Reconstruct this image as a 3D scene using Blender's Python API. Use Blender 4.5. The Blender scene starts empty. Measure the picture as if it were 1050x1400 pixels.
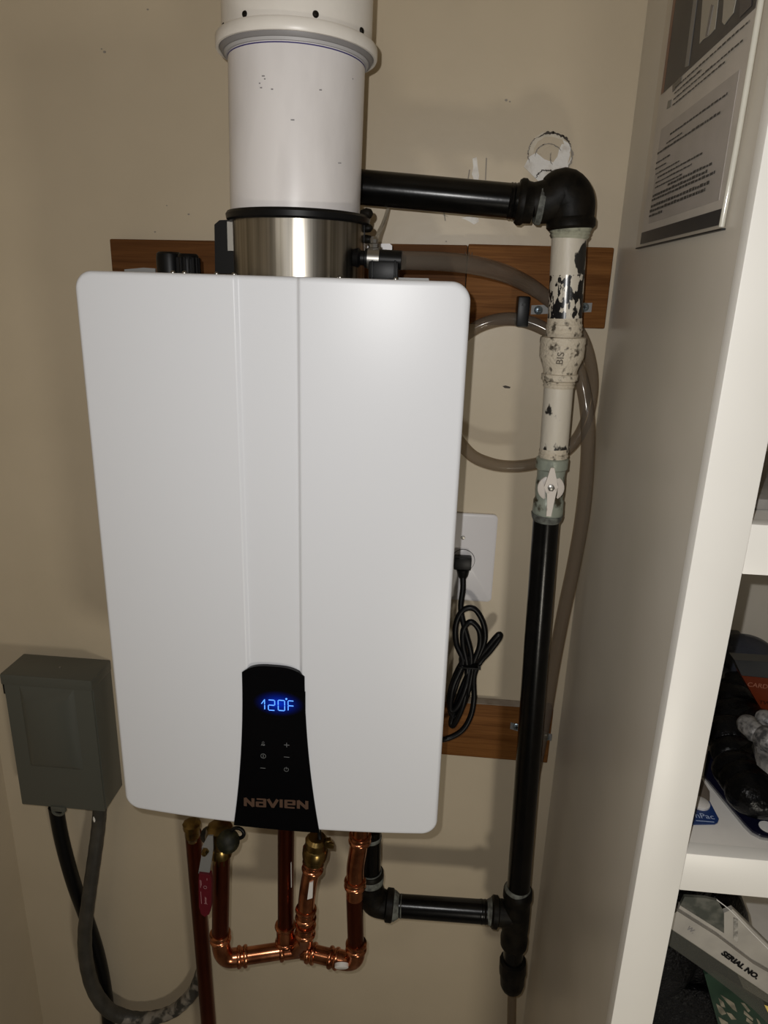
import bpy, math, random
from mathutils import Vector, Matrix
R_ = random.Random(7)
S = bpy.context.scene
COL = S.collection
# ------------------------------------------------------------------ camera
CAM = Vector((0.19729, -1.16138, 0.71117))
F = 959.47                                   # focal length in pixels of a 1050x1400 frame
RIGHT = Vector((0.9955952, 0.0889977, 0.0294880))
UP = Vector((-0.0549767, 0.2994006, 0.9525423))
FWD = Vector((-0.0759453, 0.9499678, -0.3029746))
cd = bpy.data.cameras.new('camera'); cam = bpy.data.objects.new('camera', cd); COL.objects.link(cam)
cd.sensor_width = 36; cd.lens = F * 36 / 1400; cd.clip_start = 0.02
M = Matrix.Identity(4)
for i in range(3):
    M[i][0] = RIGHT[i]; M[i][1] = UP[i]; M[i][2] = -FWD[i]; M[i][3] = CAM[i]
cam.matrix_world = M
S.camera = cam
# ------------------------------------------------------------------ world, lights, exposure
W = bpy.data.worlds.new('dim_room'); S.world = W; W.use_nodes = True
W.node_tree.nodes['Background'].inputs[0].default_value = (0.95, 0.86, 0.72, 1)
W.node_tree.nodes['Background'].inputs[1].default_value = 0.045
vs = S.view_settings
vs.view_transform = 'Standard'; vs.look = 'None'; vs.exposure = 0; vs.gamma = 1
try: vs.use_curve_mapping = False
except Exception: pass

def aim(o, target):
    d = Vector(target) - o.location
    o.rotation_euler = d.to_track_quat('-Z', 'Y').to_euler()
def flash():
    l = bpy.data.lights.new('phone_flash', 'SPOT'); l.energy = 15.0; l.color = (1, 0.985, 0.965)
    l.spot_size = math.radians(172); l.spot_blend = 0.8; l.shadow_soft_size = 0.0035
    o = bpy.data.objects.new('phone_flash', l); COL.objects.link(o)
    o.location = CAM + RIGHT * -0.022 + UP * 0.024; aim(o, (0.22, 0, 0.35))
flash()
def area(name, loc, tgt, size, energy, color):
    l = bpy.data.lights.new(name, 'AREA'); l.shape = 'DISK'; l.size = size; l.energy = energy; l.color = color
    o = bpy.data.objects.new(name, l); COL.objects.link(o); o.location = loc; aim(o, tgt)
area('fill_low_right', (0.62, -1.55, -0.35), (0.2, 0, 0.0), 0.20, 4.2, (1.0, 0.93, 0.80))  # added fill for flash light bounced off the cabinet side; no lamp there
area('room_lamp_behind', (-0.5, -1.7, 0.9), (0.1, 0, 0.2), 0.3, 0.7, (1.0, 0.94, 0.84))

# ------------------------------------------------------------------ pixel rays (frame 1050x1400) -> world points on a known plane
def ray(u, v): return RIGHT * ((u - 525) / F) + UP * (-(v - 700) / F) + FWD
def P(u, v, y=0.0):
    d = ray(u, v); return CAM + d * ((y - CAM.y) / d.y)
def PX(u, v, x):
    d = ray(u, v); return CAM + d * ((x - CAM.x) / d.x)
def PZ(u, v, z):
    d = ray(u, v); return CAM + d * ((z - CAM.z) / d.z)
def px(n, p): return n * (FWD.dot(Vector(p) - CAM)) / F      # n pixels at point p, in metres

XL, XR, YC = -0.678, 0.446, -0.5006
FLOOR, CEIL = -1.35, 1.35
# ------------------------------------------------------------------ materials
def mat(name, col, rough=0.5, metal=0.0, **k):
    m = bpy.data.materials.new(name); m.use_nodes = True
    b = m.node_tree.nodes['Principled BSDF']
    b.inputs['Base Color'].default_value = (*col, 1); b.inputs['Roughness'].default_value = rough
    b.inputs['Metallic'].default_value = metal
    for a, v in k.items(): b.inputs[a.replace('_', ' ')].default_value = v
    return m
def NT(m): return m.node_tree, m.node_tree.nodes, m.node_tree.links, m.node_tree.nodes['Principled BSDF']
def mottled(name, c1, c2, scale, rough=0.5, metal=0.0, lo=0.4, hi=0.6, bump=0.0, stretch=(1, 1, 1), detail=6, c3=None, s3=8, bscale=None, dist=0.002, spec=None):
    m = mat(name, c1, rough, metal); t, n, l, b = NT(m)
    if spec is not None: b.inputs['Specular IOR Level'].default_value = spec
    tc = n.new('ShaderNodeTexCoord'); mp = n.new('ShaderNodeMapping'); mp.inputs['Scale'].default_value = stretch
    no = n.new('ShaderNodeTexNoise'); no.inputs['Scale'].default_value = scale; no.inputs['Detail'].default_value = detail
    cr = n.new('ShaderNodeValToRGB'); cr.color_ramp.elements[0].position = lo; cr.color_ramp.elements[1].position = hi
    cr.color_ramp.elements[0].color = (*c1, 1); cr.color_ramp.elements[1].color = (*c2, 1)
    l.new(tc.outputs['Object'], mp.inputs[0]); l.new(mp.outputs[0], no.inputs['Vector']); l.new(no.outputs[0], cr.inputs[0])
    out = cr.outputs[0]
    if c3:
        n2 = n.new('ShaderNodeTexNoise'); n2.inputs['Scale'].default_value = s3; n2.inputs['Detail'].default_value = 5
        l.new(tc.outputs['Object'], n2.inputs['Vector'])
        r2 = n.new('ShaderNodeValToRGB'); r2.color_ramp.elements[0].position = .56; r2.color_ramp.elements[1].position = .62
        mx = n.new('ShaderNodeMixRGB'); l.new(n2.outputs[0], r2.inputs[0]); l.new(r2.outputs[0], mx.inputs[0])
        l.new(out, mx.inputs[1]); mx.inputs[2].default_value = (*c3, 1); out = mx.outputs[0]
    l.new(out, b.inputs['Base Color'])
    if bump:
        bn = n.new('ShaderNodeTexNoise'); bn.inputs['Scale'].default_value = bscale or scale * 3; bn.inputs['Detail'].default_value = 4
        l.new(mp.outputs[0], bn.inputs['Vector'])
        bp = n.new('ShaderNodeBump'); bp.inputs['Strength'].default_value = bump; bp.inputs['Distance'].default_value = dist
        l.new(bn.outputs[0], bp.inputs['Height']); l.new(bp.outputs[0], b.inputs['Normal'])
    return m
def emis(name, col, s):
    m = mat(name, (0, 0, 0)); b = m.node_tree.nodes['Principled BSDF']
    b.inputs['Emission Color'].default_value = (*col, 1); b.inputs['Emission Strength'].default_value = s
    return m
def clear(name, col, mixf, rough=0.15, body=(.5, .48, .44)):
    m = bpy.data.materials.new(name); m.use_nodes = True; n = m.node_tree.nodes; l = m.node_tree.links
    b = n['Principled BSDF']; b.inputs['Base Color'].default_value = (*body, 1); b.inputs['Roughness'].default_value = rough
    t = n.new('ShaderNodeBsdfTransparent'); t.inputs[0].default_value = (*col, 1)
    mx = n.new('ShaderNodeMixShader'); mx.inputs[0].default_value = mixf
    l.new(t.outputs[0], mx.inputs[1]); l.new(b.outputs[0], mx.inputs[2])
    l.new(mx.outputs[0], n['Material Output'].inputs[0])
    return m
m_wall = mottled('cream_wall_paint', (.60, .51, .375), (.56, .475, .345), 5, .42, bump=.25, bscale=60, lo=.35, hi=.7, dist=.0012)
m_side = mottled('cream_semigloss_paint', (.62, .575, .50), (.58, .54, .46), 7, .33, bump=.12, bscale=90, lo=.35, hi=.7, dist=.0008)
m_shelf = mottled('white_cabinet_paint', (.86, .84, .79), (.83, .81, .76), 9, .38, lo=.3, hi=.7, bump=.06, bscale=40, dist=.001)
m_floor = mottled('grey_floor', (.25, .23, .2), (.3, .28, .24), 8, .5)
m_white = mottled('heater_white_enamel', (.725, .74, .775), (.725, .74, .775), 8, .36, spec=.38, bump=.05, bscale=260, dist=.0005)
m_case = mat('heater_grey_casing', (.5, .5, .52), .4)
m_black = mat('black_gloss_panel', (.002, .002, .0025), .15, Specular_IOR_Level=.25)
m_bplast = mat('black_plastic', (.003, .003, .0032), .42, Specular_IOR_Level=.22)
m_rub = mat('black_rubber', (.003, .003, .0035), .38, Specular_IOR_Level=.25)
m_chrome = mat('bright_steel', (.32, .31, .29), .35, 1)
m_pvc = mottled('white_vent_plastic', (.74, .71, .70), (.60, .57, .56), 22, .32, lo=.45, hi=.85, stretch=(1, 1, .35), detail=9)
m_pvc2 = mottled('ivory_hub_plastic', (.76, .72, .66), (.68, .64, .58), 30, .35, lo=.4, hi=.8)
m_greyrub = mat('grey_seal', (.22, .21, .21), .5)
m_navy = mat('blue_insertion_mark', (.05, .04, .16), .5)
m_steel = mottled('brushed_steel', (.46, .43, .38), (.13, .115, .09), 7, .30, 1, stretch=(22, 22, .25), lo=.35, hi=.72)
m_iron = mottled('black_iron_pipe', (.0015, .0015, .0015), (.004, .0038, .0035), 60, .24, spec=.28, lo=.45, hi=.75, bump=.15, bscale=120, dist=.0006)
m_mall = mottled('dark_malleable_iron', (.0035, .003, .0022), (.010, .008, .0055), 50, .5, 0, spec=.13, bump=.5, bscale=160, dist=.0007)
m_seal = mottled('grey_thread_sealant', (.16, .17, .15), (.05, .05, .045), 90, .6, lo=.4, hi=.65, bump=.5)
m_cream = mottled('chipped_cream_pipe_paint', (.60, .55, .46), (.02, .018, .016), 30, .45, lo=.575, hi=.60, bump=.4, stretch=(1, 1, .6), detail=10)
m_creamc = mottled('cream_painted_iron', (.58, .51, .40), (.08, .065, .045), 90, .5, lo=.55, hi=.66, bump=.8, detail=10)
m_greenc = mottled('pale_green_cream_thread_paint', (.38, .38, .29), (.10, .10, .08), 60, .5, lo=.52, hi=.66, bump=.7)
m_chip = mottled('black_pipe_with_cream_paint_flakes', (.008, .008, .009), (.60, .55, .46), 95, .25, lo=.515, hi=.53, stretch=(1, 1, .45), detail=8)
m_valve = mottled('pale_green_valve_body', (.32, .35, .29), (.06, .05, .03), 38, .35, .2, lo=.55, hi=.62, bump=.4)
m_lever = mottled('cream_painted_lever', (.66, .60, .54), (.30, .25, .2), 60, .4, lo=.6, hi=.7)
m_copper = mottled('bright_copper', (.62, .25, .125), (.26, .085, .04), 28, .22, 1, lo=.4, hi=.7)
m_copperd = mottled('tarnished_copper', (.15, .038, .018), (.085, .02, .010), 20, .32, 1, lo=.4, hi=.7, stretch=(1, 1, .3))
m_brass = mottled('dull_brass', (.30, .205, .075), (.10, .065, .02), 40, .28, 1, lo=.4, hi=.7)
m_red = mat('red_vinyl_grip', (.10, .002, .010), .45)
m_label = mat('white_print', (.75, .73, .7), .5)
m_hose = clear('clear_vinyl_hose', (.74, .67, .58), .30, .12, (.27, .24, .20))
m_hose2 = clear('clear_thin_tube', (.9, .88, .84), .5, .2, (.55, .53, .48))
m_film = clear('clear_plastic_film', (.97, .96, .95), .035, .2, (.6, .58, .54))
m_jbox = mat('grey_enamel_box', (.092, .095, .080), .30, Specular_IOR_Level=.4)
m_gcable = mottled('grey_flexible_conduit', (.040, .037, .031), (.062, .057, .047), 30, .5, lo=.4, hi=.7, bump=.4)
m_gcable2 = mottled('paint_flecked_conduit', (.045, .042, .036), (.26, .235, .20), 34, .5, lo=.50, hi=.60, bump=.4)
m_outlet = mat('white_outlet_plastic', (.78, .76, .77), .3)
m_gypsum = mottled('torn_gypsum_paper', (.86, .84, .80), (.56, .50, .42), 45, .7, lo=.48, hi=.75, bump=.8)
m_scuff = mat('dark_scuff', (.05, .04, .03), .7)
m_scuffg = mat('grey_scuff', (.30, .27, .23), .7)
m_tab = mat('zinc_bracket', (.22, .22, .215), .5, .1)
m_screw = mat('zinc_screw', (.32, .40, .46), .3, .9)

def wood(name, c1, c2):
    m = mat(name, c1, .6, Specular_IOR_Level=.12); t, n, l, b = NT(m)
    tc = n.new('ShaderNodeTexCoord'); mp = n.new('ShaderNodeMapping'); mp.inputs['Scale'].default_value = (1.2, 8, 34)
    no = n.new('ShaderNodeTexNoise'); no.inputs['Scale'].default_value = 3; no.inputs['Detail'].default_value = 8; no.inputs['Distortion'].default_value = .6
    wv = n.new('ShaderNodeTexNoise'); wv.inputs['Scale'].default_value = 14; wv.inputs['Detail'].default_value = 2
    ad = n.new('ShaderNodeMath'); ad.operation = 'MULTIPLY_ADD'; ad.inputs[1].default_value = .45
    cr = n.new('ShaderNodeValToRGB'); cr.color_ramp.elements[0].position = .5; cr.color_ramp.elements[1].position = .95
    cr.color_ramp.elements[0].color = (*c1, 1); cr.color_ramp.elements[1].color = (*c2, 1)
    l.new(tc.outputs['Object'], mp.inputs[0]); l.new(mp.outputs[0], no.inputs['Vector']); l.new(mp.outputs[0], wv.inputs['Vector'])
    l.new(wv.outputs[0], ad.inputs[0]); l.new(no.outputs[0], ad.inputs[2]); l.new(ad.outputs[0], cr.inputs[0])
    l.new(cr.outputs[0], b.inputs['Base Color'])
    bp = n.new('ShaderNodeBump'); bp.inputs['Strength'].default_value = .3; bp.inputs['Distance'].default_value = .001
    l.new(ad.outputs[0], bp.inputs['Height']); l.new(bp.outputs[0], b.inputs['Normal'])
    return m
m_wood = wood('stained_fir', (.11, .040, .009), (.235, .098, .027))
m_wood_shade = wood('stained_fir_shaded', (.085, .033, .010), (.15, .062, .020))  # darker copy of the fir, the heater's shade put into its colour

# ------------------------------------------------------------------ mesh building
class MB:
    def __init__(s): s.v = []; s.f = []
    def add(s, vs, fs):
        o = len(s.v); s.v += [Vector(v) for v in vs]; s.f += [tuple(i + o for i in f) for f in fs]; return s
    def box(s, a, b, bev=0.0, rot=None, org=None):
        a, b = Vector(a), Vector(b)
        lo = Vector([min(a[i], b[i]) for i in range(3)]); hi = Vector([max(a[i], b[i]) for i in range(3)])
        e = min(bev, *[(hi[i] - lo[i]) * .49 for i in range(3)]) if bev else 0
        if e <= 0:
            V = [Vector((x, y, z)) for x in (lo.x, hi.x) for y in (lo.y, hi.y) for z in (lo.z, hi.z)]
            Fc = [(0, 1, 3, 2), (4, 6, 7, 5), (0, 4, 5, 1), (2, 3, 7, 6), (0, 2, 6, 4), (1, 5, 7, 3)]
        else:
            import bmesh
            bm = bmesh.new(); bmesh.ops.create_cube(bm, size=1)
            for q in bm.verts: q.co = Vector([(lo[i] + hi[i]) / 2 + q.co[i] * (hi[i] - lo[i]) for i in range(3)])
            bmesh.ops.bevel(bm, geom=bm.edges[:], offset=e, segments=2, affect='EDGES', profile=.6)
            bm.verts.index_update(); V = [q.co.copy() for q in bm.verts]; Fc = [tuple(w.index for w in fc.verts) for fc in bm.faces]; bm.free()
        if rot is not None:
            org = Vector(org) if org is not None else (lo + hi) / 2
            V = [rot @ (q - org) + org for q in V]
        return s.add(V, Fc)
    def tube(s, pts, r, seg=20, cap=True):
        pts = [Vector(p) for p in pts]; n = len(pts)
        rs = r if isinstance(r, (list, tuple)) else [r] * n
        V = []; Fc = []; T0 = None
        for i, p in enumerate(pts):
            t = (pts[min(i + 1, n - 1)] - pts[max(i - 1, 0)]).normalized()
            if T0 is None:
                a = Vector((0, 0, 1)) if abs(t.z) < .9 else Vector((1, 0, 0)); u = t.cross(a).normalized()
            else:
                u = (u - t * u.dot(t)).normalized()
            T0 = t; w = t.cross(u)
            for k in range(seg):
                an = 2 * math.pi * k / seg; V.append(p + (u * math.cos(an) + w * math.sin(an)) * rs[i])
        for i in range(n - 1):
            for k in range(seg):
                k2 = (k + 1) % seg; Fc.append((i * seg + k, i * seg + k2, (i + 1) * seg + k2, (i + 1) * seg + k))
        if cap: Fc.append(tuple(range(seg))[::-1]); Fc.append(tuple((n - 1) * seg + k for k in range(seg)))
        return s.add(V, Fc)
    def lathe(s, A, B, prof, seg=28, cap=True, squash=None):
        """profile (t, r): t in metres from A towards B"""
        A, B = Vector(A), Vector(B); t = (B - A).normalized()
        a = Vector((0, 0, 1)) if abs(t.z) < .9 else Vector((1, 0, 0)); u = t.cross(a).normalized(); w = t.cross(u)
        V = []; Fc = []; n = len(prof)
        for (d, r) in prof:
            for k in range(seg):
                an = 2 * math.pi * k / seg; V.append(A + t * d + (u * math.cos(an) + w * math.sin(an)) * r)
        for i in range(n - 1):
            for k in range(seg):
                k2 = (k + 1) % seg; Fc.append((i * seg + k, i * seg + k2, (i + 1) * seg + k2, (i + 1) * seg + k))
        if cap: Fc.append(tuple(range(seg))[::-1]); Fc.append(tuple((n - 1) * seg + k for k in range(seg)))
        return s.add(V, Fc)
    def prism(s, poly, d):
        """polygon (world points) extruded by vector d"""
        n = len(poly); d = Vector(d); V = [Vector(p) for p in poly] + [Vector(p) + d for p in poly]
        Fc = [tuple(range(n))[::-1], tuple(range(n, 2 * n))] + [(i, (i + 1) % n, (i + 1) % n + n, i + n) for i in range(n)]
        return s.add(V, Fc)
    def stroke(s, pts, w, fr, th=.0006):
        """thick polyline in the plane frame fr=(origin, ex, ey, normal); pts 2d metres"""
        o, ex, ey, nn = fr
        for (a, b) in zip(pts[:-1], pts[1:]):
            a2 = Vector(a).to_2d() if False else Vector((a[0], a[1])); b2 = Vector((b[0], b[1]))
            d = b2 - a2
            if d.length < 1e-9: continue
            d.normalize(); q = Vector((-d.y, d.x)) * w / 2; a2 = a2 - d * w / 2; b2 = b2 + d * w / 2
            s.prism([o + ex * c.x + ey * c.y for c in (a2 + q, a2 - q, b2 - q, b2 + q)], nn * th)
        return s
    def uv_ball(s, c, r, seg=20, ring=12, sc=(1, 1, 1), noise=0.0, rnd=None):
        c = Vector(c); V = []; Fc = []
        for i in range(ring + 1):
            th = math.pi * i / ring
            for k in range(seg):
                ph = 2 * math.pi * k / seg; rr = r * (1 + (noise * (rnd.random() - .5) if rnd else 0))
                V.append(c + Vector((math.sin(th) * math.cos(ph) * sc[0], math.sin(th) * math.sin(ph) * sc[1], math.cos(th) * sc[2])) * rr)
        for i in range(ring):
            for k in range(seg):
                k2 = (k + 1) % seg; Fc.append((i * seg + k, (i + 1) * seg + k, (i + 1) * seg + k2, i * seg + k2))
        return s.add(V, Fc)
OFF = {}
def part(name, mb, material, parent=None, label=None, smooth=True, stuff=False, flip=False):
    off = OFF.get(parent.name, Vector((0, 0, 0))) if parent else Vector((0, 0, 0))
    me = bpy.data.meshes.new(name); me.from_pydata([v - off for v in mb.v], [], mb.f); me.materials.append(material)
    import bmesh
    bm = bmesh.new(); bm.from_mesh(me); bmesh.ops.remove_doubles(bm, verts=bm.verts, dist=1e-6)
    bmesh.ops.recalc_face_normals(bm, faces=bm.faces); bm.to_mesh(me); bm.free()
    if smooth: me.shade_smooth(); me.set_sharp_from_angle(angle=math.radians(38))
    o = bpy.data.objects.new(name, me); COL.objects.link(o)
    if parent: o.parent = parent; OFF[o.name] = off
    if label: o['label'] = label
    if stuff: o['kind'] = 'stuff'
    return o
def thing(name, label, cat, loc, group=None):
    o = bpy.data.objects.new(name, None); COL.objects.link(o); o.location = loc; o.empty_display_size = .05
    o['label'] = label; o['category'] = cat
    if group: o['group'] = group
    OFF[o.name] = Vector(loc); return o
def single(name, mb, material, label, cat, group=None, **k):
    """a thing that is one mesh; origin at its base centre"""
    c = sum(mb.v, Vector()) / len(mb.v); c.z = min(v.z for v in mb.v); mb.v = [v - c for v in mb.v]
    o = part(name, mb, material, None, label, **k); o.location = c; o['category'] = cat; OFF[o.name] = c
    if group: o['group'] = group
    return o
def struct(name, mb, material, parent=None, **k):
    o = part(name, mb, material, parent, **k)
    if not parent: o['kind'] = 'structure'
    return o
def smooth_path(pts, n=8):
    pts = [Vector(p) for p in pts]; out = []
    for i in range(len(pts) - 1):
        p0 = pts[i - 1] if i else pts[0] * 2 - pts[1]; p1, p2 = pts[i], pts[i + 1]
        p3 = pts[i + 2] if i + 2 < len(pts) else p2 * 2 - p1
        for k in range(n):
            t = k / n
            out.append(.5 * ((2 * p1) + (p2 - p0) * t + (2 * p0 - 5 * p1 + 4 * p2 - p3) * t * t + (3 * p1 - p0 - 3 * p2 + p3) * t ** 3))
    out.append(pts[-1]); return out
def text_mb(txt, frame, height, th=.0005, sx=1.0, align='LEFT', bold=0.0):
    """flat lettering as a mesh in plane frame (origin, ex, ey, normal)"""
    cu = bpy.data.curves.new('t', 'FONT'); cu.body = txt; cu.size = height / .7; cu.align_x = align; cu.resolution_u = 3
    cu.offset = bold
    ob = bpy.data.objects.new('t', cu); COL.objects.link(ob)
    dg = bpy.context.evaluated_depsgraph_get(); me = ob.evaluated_get(dg).to_mesh()
    o, ex, ey, nn = frame; mb = MB()
    vs_ = [o + ex * v.co.x * sx + ey * v.co.y + nn * th for v in me.vertices]
    mb.add(vs_, [tuple(p.vertices) for p in me.polygons])
    ob.evaluated_get(dg).to_mesh_clear(); COL.objects.unlink(ob); bpy.data.objects.remove(ob); bpy.data.curves.remove(cu)
    return mb

# ================================================================== the setting
YB = -2.3
struct('wall_back', MB().box((XL - .1, 0, FLOOR), (XR + 1.1, .1, CEIL)), m_wall)
wb = bpy.data.objects['wall_back']
struct('wall_left', MB().box((XL - .1, YB, FLOOR), (XL, 0, CEIL)), m_wall)
struct('wall_right', MB().box((XR + 1.0, YB, FLOOR), (XR + 1.1, 0, CEIL)), m_wall)
struct('floor', MB().box((XL - .1, YB, FLOOR - .05), (XR + 1.1, .1, FLOOR)), m_floor)
struct('ceiling', MB().box((XL - .1, YB, CEIL), (XR + 1.1, .1, CEIL + .05)), m_wall)

# old pipe-hole patch, torn paper, scuffs: parts of the wall
def ring_arc(cx, cy, r, a0, a1, w, jit, n=26, squash=1.0, y=0.0, th=.0012):
    mb = MB(); rr = R_
    outer = []; inner = []
    for i in range(n + 1):
        a = math.radians(a0 + (a1 - a0) * i / n); ww = w * (.35 + .9 * rr.random()) * min(1, 4 * min(i, n - i) / n + .25)
        r0 = r + jit * (rr.random() - .5)
        outer.append(P(cx + (r0 + ww) * math.cos(a), cy - (r0 + ww) * math.sin(a) * squash, 0))
        inner.append(P(cx + (r0 - ww) * math.cos(a), cy - (r0 - ww) * math.sin(a) * squash, 0))
    for i in range(n):
        mb.prism([outer[i], outer[i + 1], inner[i + 1], inner[i]], (0, -th, 0))
    return mb
def wallpoly(pts, th=.001): return MB().prism([P(u, v, 0) for u, v in pts], (0, -th, 0))
CX, CY = 753, 212
disc = [(CX + 27 * math.cos(a) + R_.uniform(-1, 1), CY - 29 * math.sin(a) + R_.uniform(-1, 1)) for a in [2 * math.pi * i / 40 for i in range(40)]]
part('hole_patch', wallpoly(disc, .0010), m_wall, wb, 'patched round pipe hole')
part('torn_paper', wallpoly([(716, 228), (724, 214), (733, 209), (744, 218), (756, 222), (762, 214), (764, 205), (768, 197), (777, 199), (779, 212), (776, 224), (768, 233), (756, 236), (748, 240), (742, 246), (736, 248), (726, 238)], .0018), m_gypsum, wb, 'torn white plaster around the old hole')
part('torn_paper', wallpoly([(722, 214), (724, 200), (731, 188), (742, 181), (756, 180), (768, 185), (772, 192), (764, 190), (754, 187), (744, 188), (735, 194), (730, 203), (729, 211)], .0014), mottled('tan_torn_paper', (.70, .63, .51), (.60, .53, .41), 50, .6, lo=.4, hi=.7, bump=.6), wb)
part('torn_paper', wallpoly([(733, 209), (738, 200), (747, 195), (756, 195), (752, 200), (744, 204), (740, 212)], .0022), m_wall, wb)
part('torn_paper', wallpoly([(734, 233), (741, 230), (752, 229), (762, 230), (757, 236), (748, 241), (741, 246), (735, 243)], .0028), m_gypsum, wb)
part('torn_paper', wallpoly([(776, 224), (780, 218), (783, 206), (781, 222), (775, 234), (768, 240), (764, 236)], .0020), m_gypsum, wb)
part('torn_paper', wallpoly([(769, 191), (777, 196), (781, 203), (779, 208), (773, 204)], .0016), m_gypsum, wb)
part('crack', ring_arc(CX, CY, 30, 25, 128, 1.7, 2.0, th=.0032), m_scuff, wb, 'ragged dark crack over the old hole')
part('crack', ring_arc(CX, CY, 29, -70, 30, 1.2, 1.2, th=.0032), m_scuffg, wb)
part('crack', ring_arc(CX, CY, 31, 128, 200, .8, 1.2, th=.0030), m_scuffg, wb)
part('crack', ring_arc(CX - 3, CY + 4, 19, 30, 175, .8, 1.0, th=.0032), m_scuffg, wb)
part('crack', ring_arc(CX - 6, CY + 36, 15, 35, 165, 1.2, 2.0, th=.0034), m_scuff, wb)
part('crack', ring_arc(CX + 16, CY + 4, 17, 155, 215, .7, 1.0, th=.0034), m_scuffg, wb)
part('filled_gouge', wallpoly([(646, 217), (652, 215), (653, 226), (655, 240), (654, 247), (648, 247), (645, 238), (647, 228)], .0012), m_gypsum, wb, 'rough filled gouge above the gas pipe')
part('filled_gouge', wallpoly([(641, 296), (654, 298), (655, 303), (648, 307), (640, 302), (630, 298)], .0010), m_gypsum, wb)
for a in ([(650, 219), (651, 247)], [(665, 216), (664, 246)], [(642, 232), (640, 246)], [(640, 296), (648, 300)], [(607, 290), (609, 302)], [(606, 294), (612, 296)]):
    (u0, v0), (u1, v1) = a
    part('scratch', wallpoly([(u0 - .8, v0), (u0 + .9, v0), (u1 + .6, v1), (u1 - .9, v1)], .0009), m_scuffg, wb)
part('mark', wallpoly([(687, 528), (691, 527), (698, 529), (697, 531), (690, 530.5)], .0006), m_scuff, wb, 'short dark mark on the wall inside the hose loop')
for (u, v, r) in [(143, 71, 2.2), (139, 67, 1.2), (692, 137, 2.2), (697, 139, 1.4), (202, 13, 1.6), (303, 163, .1), (258, 293, 1.6), (212, 317, 1.4), (228, 281, 1), (610, 330, 1.2), (845, 540, 1)]:
    part('mark', wallpoly([(u + r * math.cos(a), v + r * .8 * math.sin(a)) for a in (0, .9, 1.9, 3, 4, 5.2)], .0005), m_scuffg, wb)

# ================================================================== wooden backboards
TB0, TB1, BT = .6646, .6646 + .115, -.0225
def board(name, x0, x1, z0, z1, m, label, tl=0, seam=False):
    mb = MB().box((x0, BT, z0), (x1, -.0002, z1), .0025)
    mb.v = [v + Vector((0, 0, (v.x - .437) * -tl)) for v in mb.v]
    return single(name, mb, m, label, 'board', 'stained boards the heater hangs on')
xs = P(639, 350, BT).x
TL = -.008
b1 = board('backboard', -.3405, xs - .0004, TB0, TB1, m_wood_shade, 'stained wooden board with painted-in shade behind the top of the heater, left of the joint', TL)
b2 = board('backboard', xs + .0004, .4375, TB0 - .002, TB1, m_wood, 'stained wooden board behind the gas pipe at top right, ending at the cabinet side', 0)
b3 = board('backboard', -.22, .4287, -.129, -.014, m_wood, 'lower stained wooden board behind the power cord, topped with plaster dust')
part('plaster_dust', MB().box((-.20, BT + .0015, -.0142), (.425, -.0006, -.0130), .0004), mottled('grey_brown_dust', (.30, .25, .20), (.20, .15, .11), 40, .7, lo=.4, hi=.7), b3, 'pale dust along the top edge')
mb = MB()
for u in (636, 641, 645):
    a = P(u, 345, BT - .0004); b = P(u - 1, 356, BT - .0004)
    mb.prism([a, a + Vector((.0012, 0, 0)), b + Vector((.0012, 0, 0)), b], (0, -.0004, 0))
part('pencil_mark', mb, m_scuff, b2, 'short dark pencil strokes')

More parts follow.
